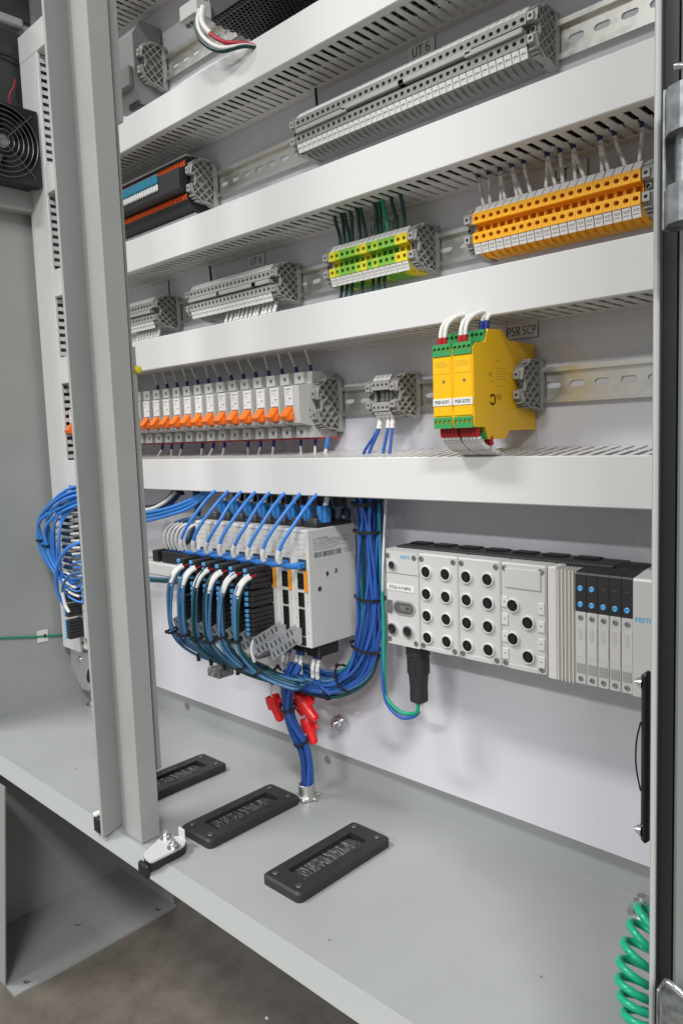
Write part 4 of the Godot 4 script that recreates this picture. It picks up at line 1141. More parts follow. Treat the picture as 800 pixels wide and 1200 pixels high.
		for i in 3:
			var o := Vector3((i - 1) * 0.0035, 0.002 * (i % 2), 0.001 * i)
			part("printed_sleeve", tube([Vector3(0.001, -0.0010, 0.0085) + o, Vector3(0.0, -0.0045, 0.0160) + o, Vector3(-0.001, -0.0110, 0.0222) + o, Vector3(-0.0015, -0.0200 - 0.006 * (i % 2), 0.0270) + o * 0.8], 0.0026, 8), M.sleeve, t)
			part("ferrule", tube([Vector3(0.001, 0.001, 0.0010) + o, Vector3(0.001, -0.0008, 0.0080) + o], 0.0021, 8), M.ferrule_red if i != 1 else M.white_wire, t)
		if k < 7:
			part("drain_sleeve", tube([Vector3(0.006, -0.104, 0.012), Vector3(0.004, -0.088, 0.014), Vector3(0.007, -0.074, 0.010)], 0.0022, 8), M.sleeve, t)
	# network patch cables in front, each from a drive's socket up into the trunking
	var nth := ["rightmost", "second from the right", "third from the right", "fourth from the right", "fifth from the right", "sixth from the right", "seventh from the right", "leftmost"]
	for k in 8:
		var dx := -0.0277 * k
		rng.seed = 70 + k
		var j := rng.randf_range(-0.003, 0.003)
		var P := [Vector3(-0.6365 + dx, 0.6945, 0.1040), Vector3(-0.6400 + dx, 0.6950, 0.1120), Vector3(-0.6430 + dx, 0.6980, 0.1210), Vector3(-0.6420 + dx, 0.7080, 0.1260), Vector3(-0.6340 + dx + j, 0.7240, 0.1250), Vector3(-0.6260 + dx + j, 0.7420, 0.1160), Vector3(-0.6215 + dx, 0.7620, 0.1000), Vector3(-0.6230 + dx, 0.7760, 0.0800), Vector3(-0.6260 + dx, 0.7850, 0.060)]
		var t: Node3D = wire("patch_cable", "%s bright blue network cable loop over the drive fronts" % nth[k], "blue network cables over the servo drives", P, 0.0023, M.patch_blue, [[M.patch_blue, 0.0, 0.16, 0.0036, "boot"], [M.sleeve, 0.30, 0.42, 0.0031, "printed_sleeve"]], "cable")
		part("plug", box(Vector3(0.0005, 0.0, -0.0050), Vector3(0.0105, 0.0075, 0.0120), 0.0012), M.plug_blue, t)
		# the second plug stands on top of the drive
		var u := thing("upright_plug", "blue network plug standing on top of the servo drives, %s" % nth[k], "plug", Vector3(-0.7120 + 0.0285 * 3 + dx - 0.004, 0.7420, 0.0600), "blue plugs on top of the drives")
		part("body", box(Vector3(0, 0.0080, 0), Vector3(0.0120, 0.0180, 0.0110), 0.0016), M.plug_blue, u)
		part("latch", ext([Vector2(0.000, 0.0058), Vector2(0.018, 0.0058), Vector2(0.020, 0.0100), Vector2(0.012, 0.0092)], "x", -0.0032, 0.0032), M.plug_blue, u)
		part("cable_tail", tube([Vector3(0, 0.016, 0), Vector3(0.001, 0.024, -0.001), Vector3(0.004, 0.034, -0.004), Vector3(0.006, 0.046, -0.008)], 0.0027), M.patch_blue, u)
		part("printed_sleeve", tube([Vector3(0.0012, 0.020, -0.0008), Vector3(0.003, 0.030, -0.0028)], 0.0033), M.sleeve, u)
		part("dark_boot", box(Vector3(0.004, 0.026, -0.022), Vector3(0.014, 0.018, 0.012), 0.002), M.satin_black, u)
	for k in 2:
		var q := thing("rear_plug", ["dark blue plug behind the rightmost drive's top edge", "dark blue plug on the rear right corner of the drive row"][k], "plug", Vector3(-0.6480 + 0.020 * k, 0.7420, 0.032 - 0.006 * k))
		part("body", box(Vector3(0, 0.006, 0), Vector3(0.011, 0.014, 0.010), 0.002), M.navy, q)
		part("cable_tail", tube([Vector3(0, 0.012, 0), Vector3(-0.001, 0.022, 0.001), Vector3(-0.003, 0.040, 0.004)], 0.0028), M.deep_blue, q)
		part("screw", lathe([Vector2(0.003, 0), Vector2(0.003, 0.002), Vector2(0, 0.003)], Vector3(0, 0.003, 0.005), Vector3(0, 0.3, 1).normalized(), 10), M.bright, q)
	# power plugs and sleeved wires under the rightmost drives
	for k in 3:
		var x := [-0.6420, -0.6720, -0.6960][k] as float
		var t := thing("power_plug", "black power plug under the drives, %s" % ["largest, under the rightmost drive", "middle of three", "left of three"][k], "plug", Vector3(x, 0.5945, 0.060), "black power plugs under the drives")
		part("body", box(Vector3(0, -0.0080, 0), Vector3(0.0220, 0.0160, 0.036 if k == 0 else 0.024), 0.002), M.satin_black, t)
		for i in 4: part("rib", box(Vector3(-0.0075 + 0.005 * i, -0.0090, 0.0185 if k == 0 else 0.0125), Vector3(0.0020, 0.012, 0.002)), M.black, t)
		for i in 2:
			var wx := -0.004 + 0.008 * i
			var zz := 0.010
			part("ferrule", tube([Vector3(wx, -0.015, zz), Vector3(wx, -0.0205, zz + 0.001)], 0.0030), M.ferrule_blue, t)
			part("printed_sleeve", tube([Vector3(wx, -0.020, zz + 0.001), Vector3(wx - 0.001, -0.032, zz + 0.004), Vector3(wx - 0.002, -0.044, zz + 0.003)], 0.0028), M.sleeve_print, t)
			part("wire", tube([Vector3(wx - 0.002, -0.044, zz + 0.003), Vector3(wx, -0.054, zz), Vector3(wx + 0.010, -0.064, zz - 0.006)], 0.0022), M.blue_wire, t)

func big_bundles():
	var B: Material = M.blue_wire
	var cols := [B, M.teal_wire, B, M.deep_blue, B, M.steel_blue, B, M.deep_blue, B, B, M.teal_wire, B, B, M.green_wire, M.deep_blue, B, M.clip_blue, B, M.deep_blue, B, B, M.steel_blue, B, B, M.deep_blue, B]
	bundle("upright_wire_bundle", "thick upright bundle of blue wires right of the drives, curving left below", "", [Vector3(-0.578, 0.790, 0.045), Vector3(-0.577, 0.755, 0.040), Vector3(-0.577, 0.720, 0.040), Vector3(-0.578, 0.660, 0.040), Vector3(-0.582, 0.612, 0.042), Vector3(-0.595, 0.570, 0.046), Vector3(-0.620, 0.547, 0.050), Vector3(-0.650, 0.540, 0.058), Vector3(-0.680, 0.545, 0.062)], cols, 0.0022, 0.0150, [0.10, 0.225, 0.40, 0.56, 0.74], 0.4)
	bundle("wire_sweep", "lower sweep of blue and teal wires crossing under the drives", "", [Vector3(-0.582, 0.585, 0.034), Vector3(-0.592, 0.556, 0.042), Vector3(-0.622, 0.536, 0.054), Vector3(-0.660, 0.531, 0.066), Vector3(-0.705, 0.540, 0.078), Vector3(-0.750, 0.554, 0.088), Vector3(-0.790, 0.563, 0.092)], [M.steel_blue, M.deep_blue, M.teal_wire, B, M.steel_blue2, M.white_wire, M.teal_wire, B], 0.0023, 0.0085, [0.42, 0.7], 1.0)
	bundle("drop_bundle", "bundle of blue wires dropping into the metal conduit fitting", "", [Vector3(-0.668, 0.566, 0.082), Vector3(-0.675, 0.548, 0.088), Vector3(-0.684, 0.528, 0.086), Vector3(-0.690, 0.508, 0.080), Vector3(-0.692, 0.487, 0.074), Vector3(-0.689, 0.468, 0.068), Vector3(-0.684, 0.450, 0.062), Vector3(-0.685, 0.425, 0.057), Vector3(-0.687, 0.385, 0.056)], [B, B, M.deep_blue, B, B, M.deep_blue, B], 0.0028, 0.0066, [0.40, 0.72], 0.2)
	var f := thing("conduit_fitting", "zinc conduit fitting in the floor round the dropping blue wires", "fitting", Vector3(-0.687, FLOOR, 0.056))
	part("collar", lathe([Vector2(0.0140, 0.0012), Vector2(0.0140, 0.0045), Vector2(0.0106, 0.0050), Vector2(0.0106, 0.0190), Vector2(0.0098, 0.0196), Vector2(0.0088, 0.0190), Vector2(0.0088, 0.002)], Vector3.ZERO, Vector3.UP, 20), M.zinc, f)
	var lugs := MB.new()
	for k in 6: lugs.box(Vector3(cos(k * TAU / 6) * 0.0150, 0.0026, sin(k * TAU / 6) * 0.0150), Vector3(0.0045, 0.0030, 0.0045), 0.0005)
	part("locknut_lugs", lugs, M.zinc, f)
	# red wire connectors
	var nuts := [[Vector3(-0.7240, 0.4950, 0.070), Vector3(-0.3, 1.0, 0.15), "red wire connector hanging lowest left of the blue drop bundle", 1.0], [Vector3(-0.7080, 0.5170, 0.052), Vector3(-0.9, 0.7, 0.2), "red wire connector tucked behind the blue bundle, upper left", 1.1], [Vector3(-0.6700, 0.5240, 0.050), Vector3(-1.0, 0.25, 0.1), "red wire connector right of the blue bundle, uppermost", 1.0], [Vector3(-0.6790, 0.5010, 0.058), Vector3(-0.85, 0.8, 0.1), "red wire connector right of the blue bundle, pointing down right", 1.1], [Vector3(-0.6820, 0.4690, 0.050), Vector3(-0.5, 1.0, -0.1), "red wire connector beside the shiny panel stud", 1.0]]
	for q in nuts:
		var d: Vector3 = q[1].normalized()
		var t := thing("wire_connector", q[2], "wire connector", q[0], "red twist-on wire connectors")
		var sc: float = q[3] * 1.3
		part("cone", lathe([Vector2(0, -0.015), Vector2(0.0034, -0.015), Vector2(0.0046, -0.0125), Vector2(0.0052, -0.004), Vector2(0.0066, 0.004), Vector2(0.0076, 0.006), Vector2(0.0076, 0.0115), Vector2(0.0060, 0.0118), Vector2(0.0052, 0.004)].map(func(v): return v * sc), Vector3.ZERO, d, 14), M.nut_red, t)
		var wings := MB.new()
		wings.box(Vector3(0, 0.0035, 0), Vector3(0.0215, 0.0105, 0.0032) * sc, 0.0012)
		var wg := part("wings", wings, M.nut_red, t)
		wg.basis = Basis(d.cross(Vector3(0.1, 0.1, 1)).normalized(), d, d.cross(Vector3(0.1, 0.1, 1)).normalized().cross(d))
		part("wire", tube([d * 0.010, d * 0.019, d * 0.022 + Vector3(0.004, 0.010, 0), Vector3(0.010, 0.040, 0.006) + d * 0.01], 0.0014), M.deep_blue if q[3] > 1.0 else M.white_wire, t)

func valve_terminal():
	var t := thing("valve_terminal", "long pale grey valve terminal with rows of round sockets and black topped valves", "valve terminal")
	var zb := 0.0160
	var zf := 0.0700
	var xs := [-0.5350, -0.4838, -0.4336, -0.3838, -0.3352]
	var y0 := 0.6135
	var y1 := 0.7175
	part("rear_rail", box(Vector3(-0.4060, 0.7150, 0.0300), Vector3(0.250, 0.0090, 0.0380), 0.001), M.black, t)
	for k in 7: part("rail_rib", box(Vector3(-0.516 + 0.033 * k, 0.7200, 0.020), Vector3(0.024, 0.0018, 0.014), 0.0008), M.satin_black, t)
	for k in 4:
		var xa: float = xs[k]
		var xb: float = xs[k + 1]
		var xm := (xa + xb) / 2
		var md := Node3D.new()
		md.name = "module" if k == 0 else "module_%03d" % k
		t.add_child(md)
		var body := box(Vector3(xm, (y0 + y1) / 2, (zb + zf) / 2), Vector3(xb - xa - 0.0006, y1 - y0, zf - zb), 0.0014)
		if k == 0: body = ext([Vector2(xa + 0.0006, zb), Vector2(xb - 0.0003, zb), Vector2(xb - 0.0003, zf - 0.0010), Vector2(xb - 0.0013, zf), Vector2(xa + 0.0075, zf), Vector2(xa + 0.0006, zf - 0.008)].map(func(v): return Vector2(v.y, v.x)), "y", y0, y1)
		part("housing", body, M.cpx, md)
		for c in [Vector2(xa + 0.0048, y1 - 0.0055), Vector2(xb - 0.0050, y1 - 0.0055), Vector2(xa + 0.0048, y0 + 0.0055), Vector2(xb - 0.0050, y0 + 0.0055)]:
			if k == 0 and c.x < xm: c.x += 0.005
			var sc := lathe([Vector2(0.0029, 0), Vector2(0.0029, 0.0006), Vector2(0.0014, 0.0010), Vector2(0.0012, 0.0004), Vector2(0, 0.0004)], Vector3(c.x, c.y, zf), Vector3(0, 0, 1), 14)
			sc.box(Vector3(c.x, c.y, zf + 0.0005), Vector3(0.0036, 0.0007, 0.0003))
			part("corner_screw", sc, M.steel_screw, md)
		var spots := []
		if k == 1 or k == 2:
			for r in 4:
				for c in 2: spots.append(Vector2(xa + 0.0112 + 0.0247 * c, 0.6987 - 0.0235 * r))
		elif k == 3: spots = [Vector2(-0.3700, 0.6765), Vector2(-0.3540, 0.6620), Vector2(-0.3700, 0.6440), Vector2(-0.3540, 0.6290)]
		for c in spots:
			var ring := lathe([Vector2(0.0071, 0), Vector2(0.0071, 0.0016), Vector2(0.0066, 0.0024), Vector2(0.0058, 0.0024), Vector2(0.0057, 0.0004)], Vector3(c.x, c.y, zf), Vector3(0, 0, 1), 20)
			part("socket_ring", ring, M.cpx_white, md)
			var ins := lathe([Vector2(0.0055, 0.0), Vector2(0.0055, 0.0012), Vector2(0.0046, 0.0012), Vector2(0.0044, 0.0004), Vector2(0.0030, 0.0004), Vector2(0.0028, 0.0016), Vector2(0, 0.0016)], Vector3(c.x, c.y, zf + 0.0003), Vector3(0, 0, 1), 16)
			for i in 5: ins.box(Vector3(c.x + 0.0017 * cos(i * TAU / 5), c.y + 0.0017 * sin(i * TAU / 5), zf + 0.0020), Vector3(0.0007, 0.0007, 0.0004))
			part("socket_insert", ins, M.black, md)
		if k == 0:
			for q in [[Vector2(-0.5180, 0.7020), 0.0048], [Vector2(-0.5200, 0.6310), 0.0068], [Vector2(-0.4985, 0.6310), 0.0068]]:
				var rr: float = q[1]
				part("metal_socket", lathe([Vector2(rr, 0), Vector2(rr, 0.0025), Vector2(rr * 0.78, 0.0028), Vector2(rr * 0.74, 0.0004)], Vector3(q[0].x, q[0].y, zf), Vector3(0, 0, 1), 18), M.bright, md)
				part("socket_insert", lathe([Vector2(rr * 0.74, 0), Vector2(rr * 0.70, 0.0016), Vector2(0, 0.0018)], Vector3(q[0].x, q[0].y, zf), Vector3(0, 0, 1), 14), M.black, md)
			part("window_frame", ext(oval(Vector2(-0.5040, 0.6560), 0.0310, 0.0078), "z", zf, zf + 0.0012), M.clamp_grey, md)
			part("window", ext(oval(Vector2(-0.5040, 0.6560), 0.0270, 0.0058), "z", zf + 0.0012, zf + 0.0018), M.window, md)
			part("display", box(Vector3(-0.5010, 0.6560, zf + 0.0019), Vector3(0.0150, 0.0060, 0.0004)), M.screen, md)
			part("metal_latch", box(Vector3(-0.5235, 0.6560, zf + 0.0010), Vector3(0.0070, 0.0150, 0.0014), 0.0004), M.galvanised, md)
			part("paper_tag", box(Vector3(-0.5085, 0.6775, zf + 0.0003), Vector3(0.0380, 0.0070, 0.0005)), M.white, md)
			text("VTUG A P-MPA", 0.0033, Vector3(-0.5088, 0.6775, zf + 0.0007), M.ink, md)
			text("FESTO", 0.0034, Vector3(-0.5010, 0.7115, zf + 0.0002), M.logo_blue, md, Vector3.ZERO, true)
			part("step_line", box(Vector3(-0.5060, 0.6930, zf), Vector3(0.0440, 0.0006, 0.0005)), M.grey_dark, md)
		else:
			for q in [[0.3, 0.0025], [0.5, 0.0025], [0.7, 0.0025]]: part("key_mark", box(Vector3(lerpf(xa, xb, q[0]), y0 + q[1], zf), Vector3(0.0020, 0.0008, 0.0005)), M.grey_dark, md)
			part("label_field", box(Vector3(xm, y0 + 0.0030, zf + 0.0001), Vector3((xb - xa) * 0.62, 0.0046, 0.0010), 0.0003), M.cpx, md)
		if k == 3:
			part("cover_field", box(Vector3(xm, 0.7030, zf + 0.0006), Vector3(0.0380, 0.0190, 0.0014), 0.0005), M.cpx, md)
			for r in 4:
				for c in 2:
					var lx := xa + 0.0048 if c == 0 else xb - 0.0052
					part("label_pocket", box(Vector3(lx, 0.6790 - 0.0170 * r - 0.002 * c, zf + 0.0005), Vector3(0.0070, 0.0110, 0.0014), 0.0004), M.cpx_white, md)
					part("key_mark", box(Vector3(lx, 0.6795 - 0.0170 * r - 0.002 * c, zf + 0.0013), Vector3(0.0016, 0.0007, 0.0003)), M.ink, md)
	# interface block, cooling fins
	part("interface_block", box(Vector3(-0.3302, 0.6645, 0.0420), Vector3(0.0092, 0.1060, 0.0540), 0.001), M.cpx_white, t)
	for k in 5: part("fin", box(Vector3(-0.3238 + 0.0036 * k, 0.6640, 0.0430), Vector3(0.0013, 0.1040, 0.0540), 0.0003), M.cpx_white, t)
	part("fin_core", box(Vector3(-0.3160, 0.6640, 0.0408), Vector3(0.0185, 0.1020, 0.0540)), M.cpx_beige, t)
	# valves
	for k in 5:
		var x := -0.3018 + 0.01055 * k
		var v := Node3D.new()
		v.name = "valve" if k == 0 else "valve_%03d" % k
		t.add_child(v)
		part("body", box(Vector3(x, 0.6465, 0.0430), Vector3(0.0101, 0.0665, 0.0540), 0.0006), M.cpx, v)
		part("pilot_cap", ext([Vector2(0.6802, 0.018), Vector2(0.6802, 0.0702), Vector2(0.7135, 0.0702), Vector2(0.7150, 0.0690), Vector2(0.7165, 0.060), Vector2(0.7195, 0.030), Vector2(0.7195, 0.018)], "x", x - 0.00505, x + 0.00505), M.satin_black, v)
		var bt := [0.6865]
		if k < 2: bt.append(0.7010)
		for y in bt: part("button", lathe([Vector2(0.0026, 0), Vector2(0.0026, 0.0008), Vector2(0.0018, 0.0014), Vector2(0.0012, 0.0008), Vector2(0, 0.0008)], Vector3(x, y, 0.0702), Vector3(0, 0, 1), 14), M.button_blue if k > 5 else M.light_blue, v)
		if k >= 2: part("slit", box(Vector3(x, 0.7020, 0.0703), Vector3(0.0040, 0.0007, 0.0003)), M.screw, v)
		for y in [0.6745, 0.6185]: part("screw", lathe([Vector2(0.0024, 0), Vector2(0.0024, 0.0006), Vector2(0.0012, 0.0009), Vector2(0.001, 0.0004), Vector2(0, 0.0004)], Vector3(x, y, 0.0700), Vector3(0, 0, 1), 12), M.steel_screw, v)
		part("print", box(Vector3(x, 0.6530, 0.0701), Vector3(0.0086, 0.0290, 0.0003)), M.valve_print, v)
		part("label_field", box(Vector3(x, 0.6280, 0.0702), Vector3(0.0078, 0.0090, 0.0003)), M.clamp_grey, v)
	# right end plate with a cut-away corner
	part("end_plate", ext([Vector2(0.6115, 0.018), Vector2(0.6115, 0.0690), Vector2(0.6130, 0.0705), Vector2(0.7130, 0.0705), Vector2(0.7150, 0.0690), Vector2(0.7190, 0.040), Vector2(0.7190, 0.018)], "x", -0.2546, -0.2340), M.cpx, t)
	part("end_plate_step", ext([Vector2(0.6115, 0.018), Vector2(0.6115, 0.0600), Vector2(0.6480, 0.0600), Vector2(0.6600, 0.0660), Vector2(0.6940, 0.0660), Vector2(0.6980, 0.0500), Vector2(0.6980, 0.018)], "x", -0.2339, -0.2200), M.cpx, t)
	text("FESTO", 0.0040, Vector3(-0.2452, 0.6800, 0.0706), M.logo_blue, t, Vector3.ZERO, true, "lettering", 0.95)
	part("fixing_screw", lathe([Vector2(0.004, 0), Vector2(0.004, 0.003), Vector2(0.002, 0.0035), Vector2(0, 0.002)], Vector3(-0.2420, 0.6220, 0.0705), Vector3(0, 0, 1), 14), M.bright, t)
	# power plug and its cable
	var p := thing("power_connector", "black ribbed plug hanging under the valve terminal's left module", "plug", Vector3(-0.5010, 0.6130, 0.052))
	part("body", lathe([Vector2(0.0, 0.002), Vector2(0.0145, 0.001), Vector2(0.0145, -0.0120), Vector2(0.0132, -0.0130), Vector2(0.0122, -0.0330), Vector2(0.0110, -0.0450), Vector2(0.0108, -0.0560), Vector2(0.0085, -0.0660), Vector2(0, -0.0665)].map(func(v): return Vector2(v.x * 0.92, v.y)), Vector3.ZERO, Vector3.UP, 20), M.satin_black, p)
	var rib := MB.new()
	for k in 10: rib.box(Vector3(cos(k * TAU / 10) * 0.0112, -0.024, sin(k * TAU / 10) * 0.0112), Vector3(0.0022, 0.020, 0.0022), 0.0004)
	part("grip_ribs", rib, M.satin_black, p)
	part("gland_nut", lathe([Vector2(0.0106, -0.0520), Vector2(0.0106, -0.0640), Vector2(0.0090, -0.0655)], Vector3.ZERO, Vector3.UP, 8), M.satin_black, p)
	var e := Vector3(-0.5010, 0.5470, 0.052)
	for q in [["blue wire curving from the black plug back up along the bundle", M.blue_wire, 0.0], ["green wire curving from the black plug back up along the bundle", M.green_wire, 0.006]]:
		var o: float = q[2]
		wire("plug_wire", q[0], "wires of the black power plug", [e + Vector3(0.001, 0, o * 0.5), e + Vector3(0.000, -0.010, o * 0.5), e + Vector3(-0.008, -0.0190 + o * 0.6, 0.002), e + Vector3(-0.024, -0.0225 + o, 0.004), e + Vector3(-0.040, -0.0120 + o, 0.006), e + Vector3(-0.046, 0.010, 0.007 - o * 0.4), Vector3(-0.5490 + o * 0.3, 0.590, 0.056), Vector3(-0.5520 + o * 0.2, 0.630, 0.050), Vector3(-0.5580, 0.690, 0.044), Vector3(-0.5620, 0.760, 0.040), Vector3(-0.563, 0.790, 0.040)], 0.0022, q[1], [[M.sleeve, 0.0, 0.09, 0.0032, "white_wrap"]] if o == 0.0 else [], "wire")
	wire("plug_wire", "white wire running beside the blue bundle left of the valve terminal", "", [Vector3(-0.5440, 0.536, 0.057), Vector3(-0.5490, 0.560, 0.056), Vector3(-0.5520, 0.600, 0.052), Vector3(-0.5540, 0.650, 0.048), Vector3(-0.5560, 0.720, 0.040), Vector3(-0.5540, 0.770, 0.036), Vector3(-0.554, 0.790, 0.034)], 0.0016, M.white_wire)

func top_row():
	# the black power supply with its honeycomb underside, top edge of the picture
	var t := thing("power_supply", "black power supply with honeycomb grille at the very top of the panel", "power supply")
	var yb := 1.3545
	var x0 := -0.776
	var x1 := -0.560
	part("case", box(Vector3((x0 + x1) / 2, yb + 0.0660, 0.0455), Vector3(x1 - x0, 0.128, 0.0700), 0.001), M.satin_black, t)
	var gr := MB.new()
	var r := 0.0027
	var row := 0
	var z := 0.0135
	var hx := PackedVector2Array()
	while z < 0.080:
		var x := x0 + 0.002 + (0.00325 if row % 2 else 0.0)
		while x < x1 - 0.006:
			gr.holed(z, x, z + 0.0056, x + 0.0065, circ(Vector2(z + 0.0028, x + 0.00325), r, 6), "y", yb - 0.0014, yb, false, false)
			# seen from below: lower faces
			var h := circ(Vector2(z + 0.0028, x + 0.00325), r, 6)
			var u := PackedVector2Array([Vector2(z + 0.0056, h[0].y), Vector2(z + 0.0056, x + 0.0065), Vector2(z, x + 0.0065), Vector2(z, h[0].y), h[3], h[2], h[1], h[0]])
			var d := PackedVector2Array([Vector2(z, h[0].y), Vector2(z, x), Vector2(z + 0.0056, x), Vector2(z + 0.0056, h[0].y), h[0], h[5], h[4], h[3]])
			gr.cap(u, "y", yb - 0.0014, false)
			gr.cap(d, "y", yb - 0.0014, false)
			x += 0.0065
		z += 0.0056
		row += 1
	var g := part("honeycomb_grille", gr, M.grille, t)
	part("terminal_strip", box(Vector3(-0.7900, 1.3660, 0.0900), Vector3(0.0340, 0.0200, 0.0280), 0.002), M.breaker, t)
	for k in 4: part("terminal_screw", lathe([Vector2(0.0030, 0), Vector2(0.0030, 0.002), Vector2(0, 0.002)], Vector3(-0.8020 + 0.008 * k, 1.3560, 0.0940), Vector3.DOWN, 10), M.screw, t)
	for q in [["dark green wire from the black power supply, hanging lowest", M.dark_green, 0.0], ["white wire beside the green one below the black power supply", M.white_wire, 0.004], ["red wire from the black power supply curving into the trunking", M.red_wire, 0.012]]:
		var o: float = q[2]
		wire("supply_wire", q[0], "wires of the black power supply", [Vector3(-0.777 + o, 1.3620, 0.098), Vector3(-0.776 + o, 1.3410 + o * 0.3, 0.102), Vector3(-0.764 + o, 1.3200 + o * 0.6, 0.102), Vector3(-0.738 + o * 0.7, 1.3020 + o * 0.6, 0.098), Vector3(-0.705, 1.2990 + o * 0.2, 0.088), Vector3(-0.690, 1.2960, 0.072)], 0.0027, q[1], [[M.white_wire, 0.0, 0.42, 0.0034, "white_wrap"]] if o > 0.01 else [])
	var m := thing("relay_module", "dark grey rail module half hidden behind the post, top left", "module", Vector3(-1.016, Y_A, 0))
	part("housing", ext([Vector2(-0.0550, 0.004), Vector2(-0.0550, 0.0420), Vector2(-0.0350, 0.0520), Vector2(0.0400, 0.0520), Vector2(0.0620, 0.0380), Vector2(0.0620, 0.004)], "x", -0.034, 0.022), M.module_grey, m)
	part("front_block", box(Vector3(-0.006, -0.020, 0.0560), Vector3(0.050, 0.030, 0.010), 0.002), M.grey_dark, m)
	part("foot_clip", box(Vector3(0.004, -0.052, 0.030), Vector3(0.030, 0.010, 0.030), 0.002), M.satin_black, m)
	end_clamp(-0.9870, Y_A, "grey end clamp on the dark grey module at the top left", 0.031, 0.047)
	# fan on the left wall, looking into the enclosure
	var f := thing("cooling_fan", "black square cooling fan with bright wire guard on the left wall", "fan", Vector3(-1.2640, 1.334, 0.1425))
	var hs := 0.0600
	var fr := MB.new()
	fr.holed(-hs, -hs, hs, hs, circ(Vector2.ZERO, 0.0570, 32), "x", 0.0, 0.0200)
	part("frame", fr, M.black, f)
	part("duct_collar", box(Vector3(-0.0235, 0, 0), Vector3(0.0460, 0.116, 0.116), 0.002), M.black, f)
	part("back", box(Vector3(0.001, 0, 0), Vector3(0.002, 0.118, 0.118)), M.black, f)
	part("hub", lathe([Vector2(0.020, 0), Vector2(0.020, 0.014), Vector2(0.018, 0.016), Vector2(0, 0.016)], Vector3(0.002, 0, 0), Vector3.RIGHT, 24), M.black, f)
	part("hub_label", lathe([Vector2(0.010, 0), Vector2(0, 0.0004)], Vector3(0.0180, 0, 0), Vector3.RIGHT, 20), M.module_grey, f)
	for k in 7:
		var a := TAU * k / 7
		var bl := box(Vector3(0, 0.037, 0), Vector3(0.0012, 0.034, 0.026))
		var b := part("blade", bl, M.black, f, Vector3(0.010, 0, 0))
		b.rotation = Vector3(a, 0, 0)
		b.rotate_object_local(Vector3.UP, 0.7)
	for k in 7:
		var rr := 0.009 + 0.0078 * k
		var ring := []
		for i in 33: ring.append(Vector3(0.0235, cos(TAU * i / 32) * rr, sin(TAU * i / 32) * rr))
		part("guard_ring", tube(ring, 0.0008, 6, 1), M.guard_wire, f)
	for k in 4:
		var a := PI / 4 + k * PI / 2
		part("guard_spoke", tube([Vector3(0.0222, cos(a) * 0.009, sin(a) * 0.009), Vector3(0.0222, cos(a) * 0.070, sin(a) * 0.070)], 0.0008, 6, 1), M.guard_wire, f)
	wire("fan_lead", "thin red lead above the cooling fan", "", [Vector3(-1.302, 1.414, 0.100), Vector3(-1.298, 1.432, 0.102), Vector3(-1.296, 1.448, 0.094), Vector3(-1.300, 1.462, 0.090)], 0.0013, M.red_wire)
	wire("fan_lead", "black lead running along the dark shade plate above the fan", "", [Vector3(-1.306, 1.500, 0.130), Vector3(-1.302, 1.498, 0.100), Vector3(-1.302, 1.494, 0.080), Vector3(-1.306, 1.470, 0.074)], 0.0018, M.black)

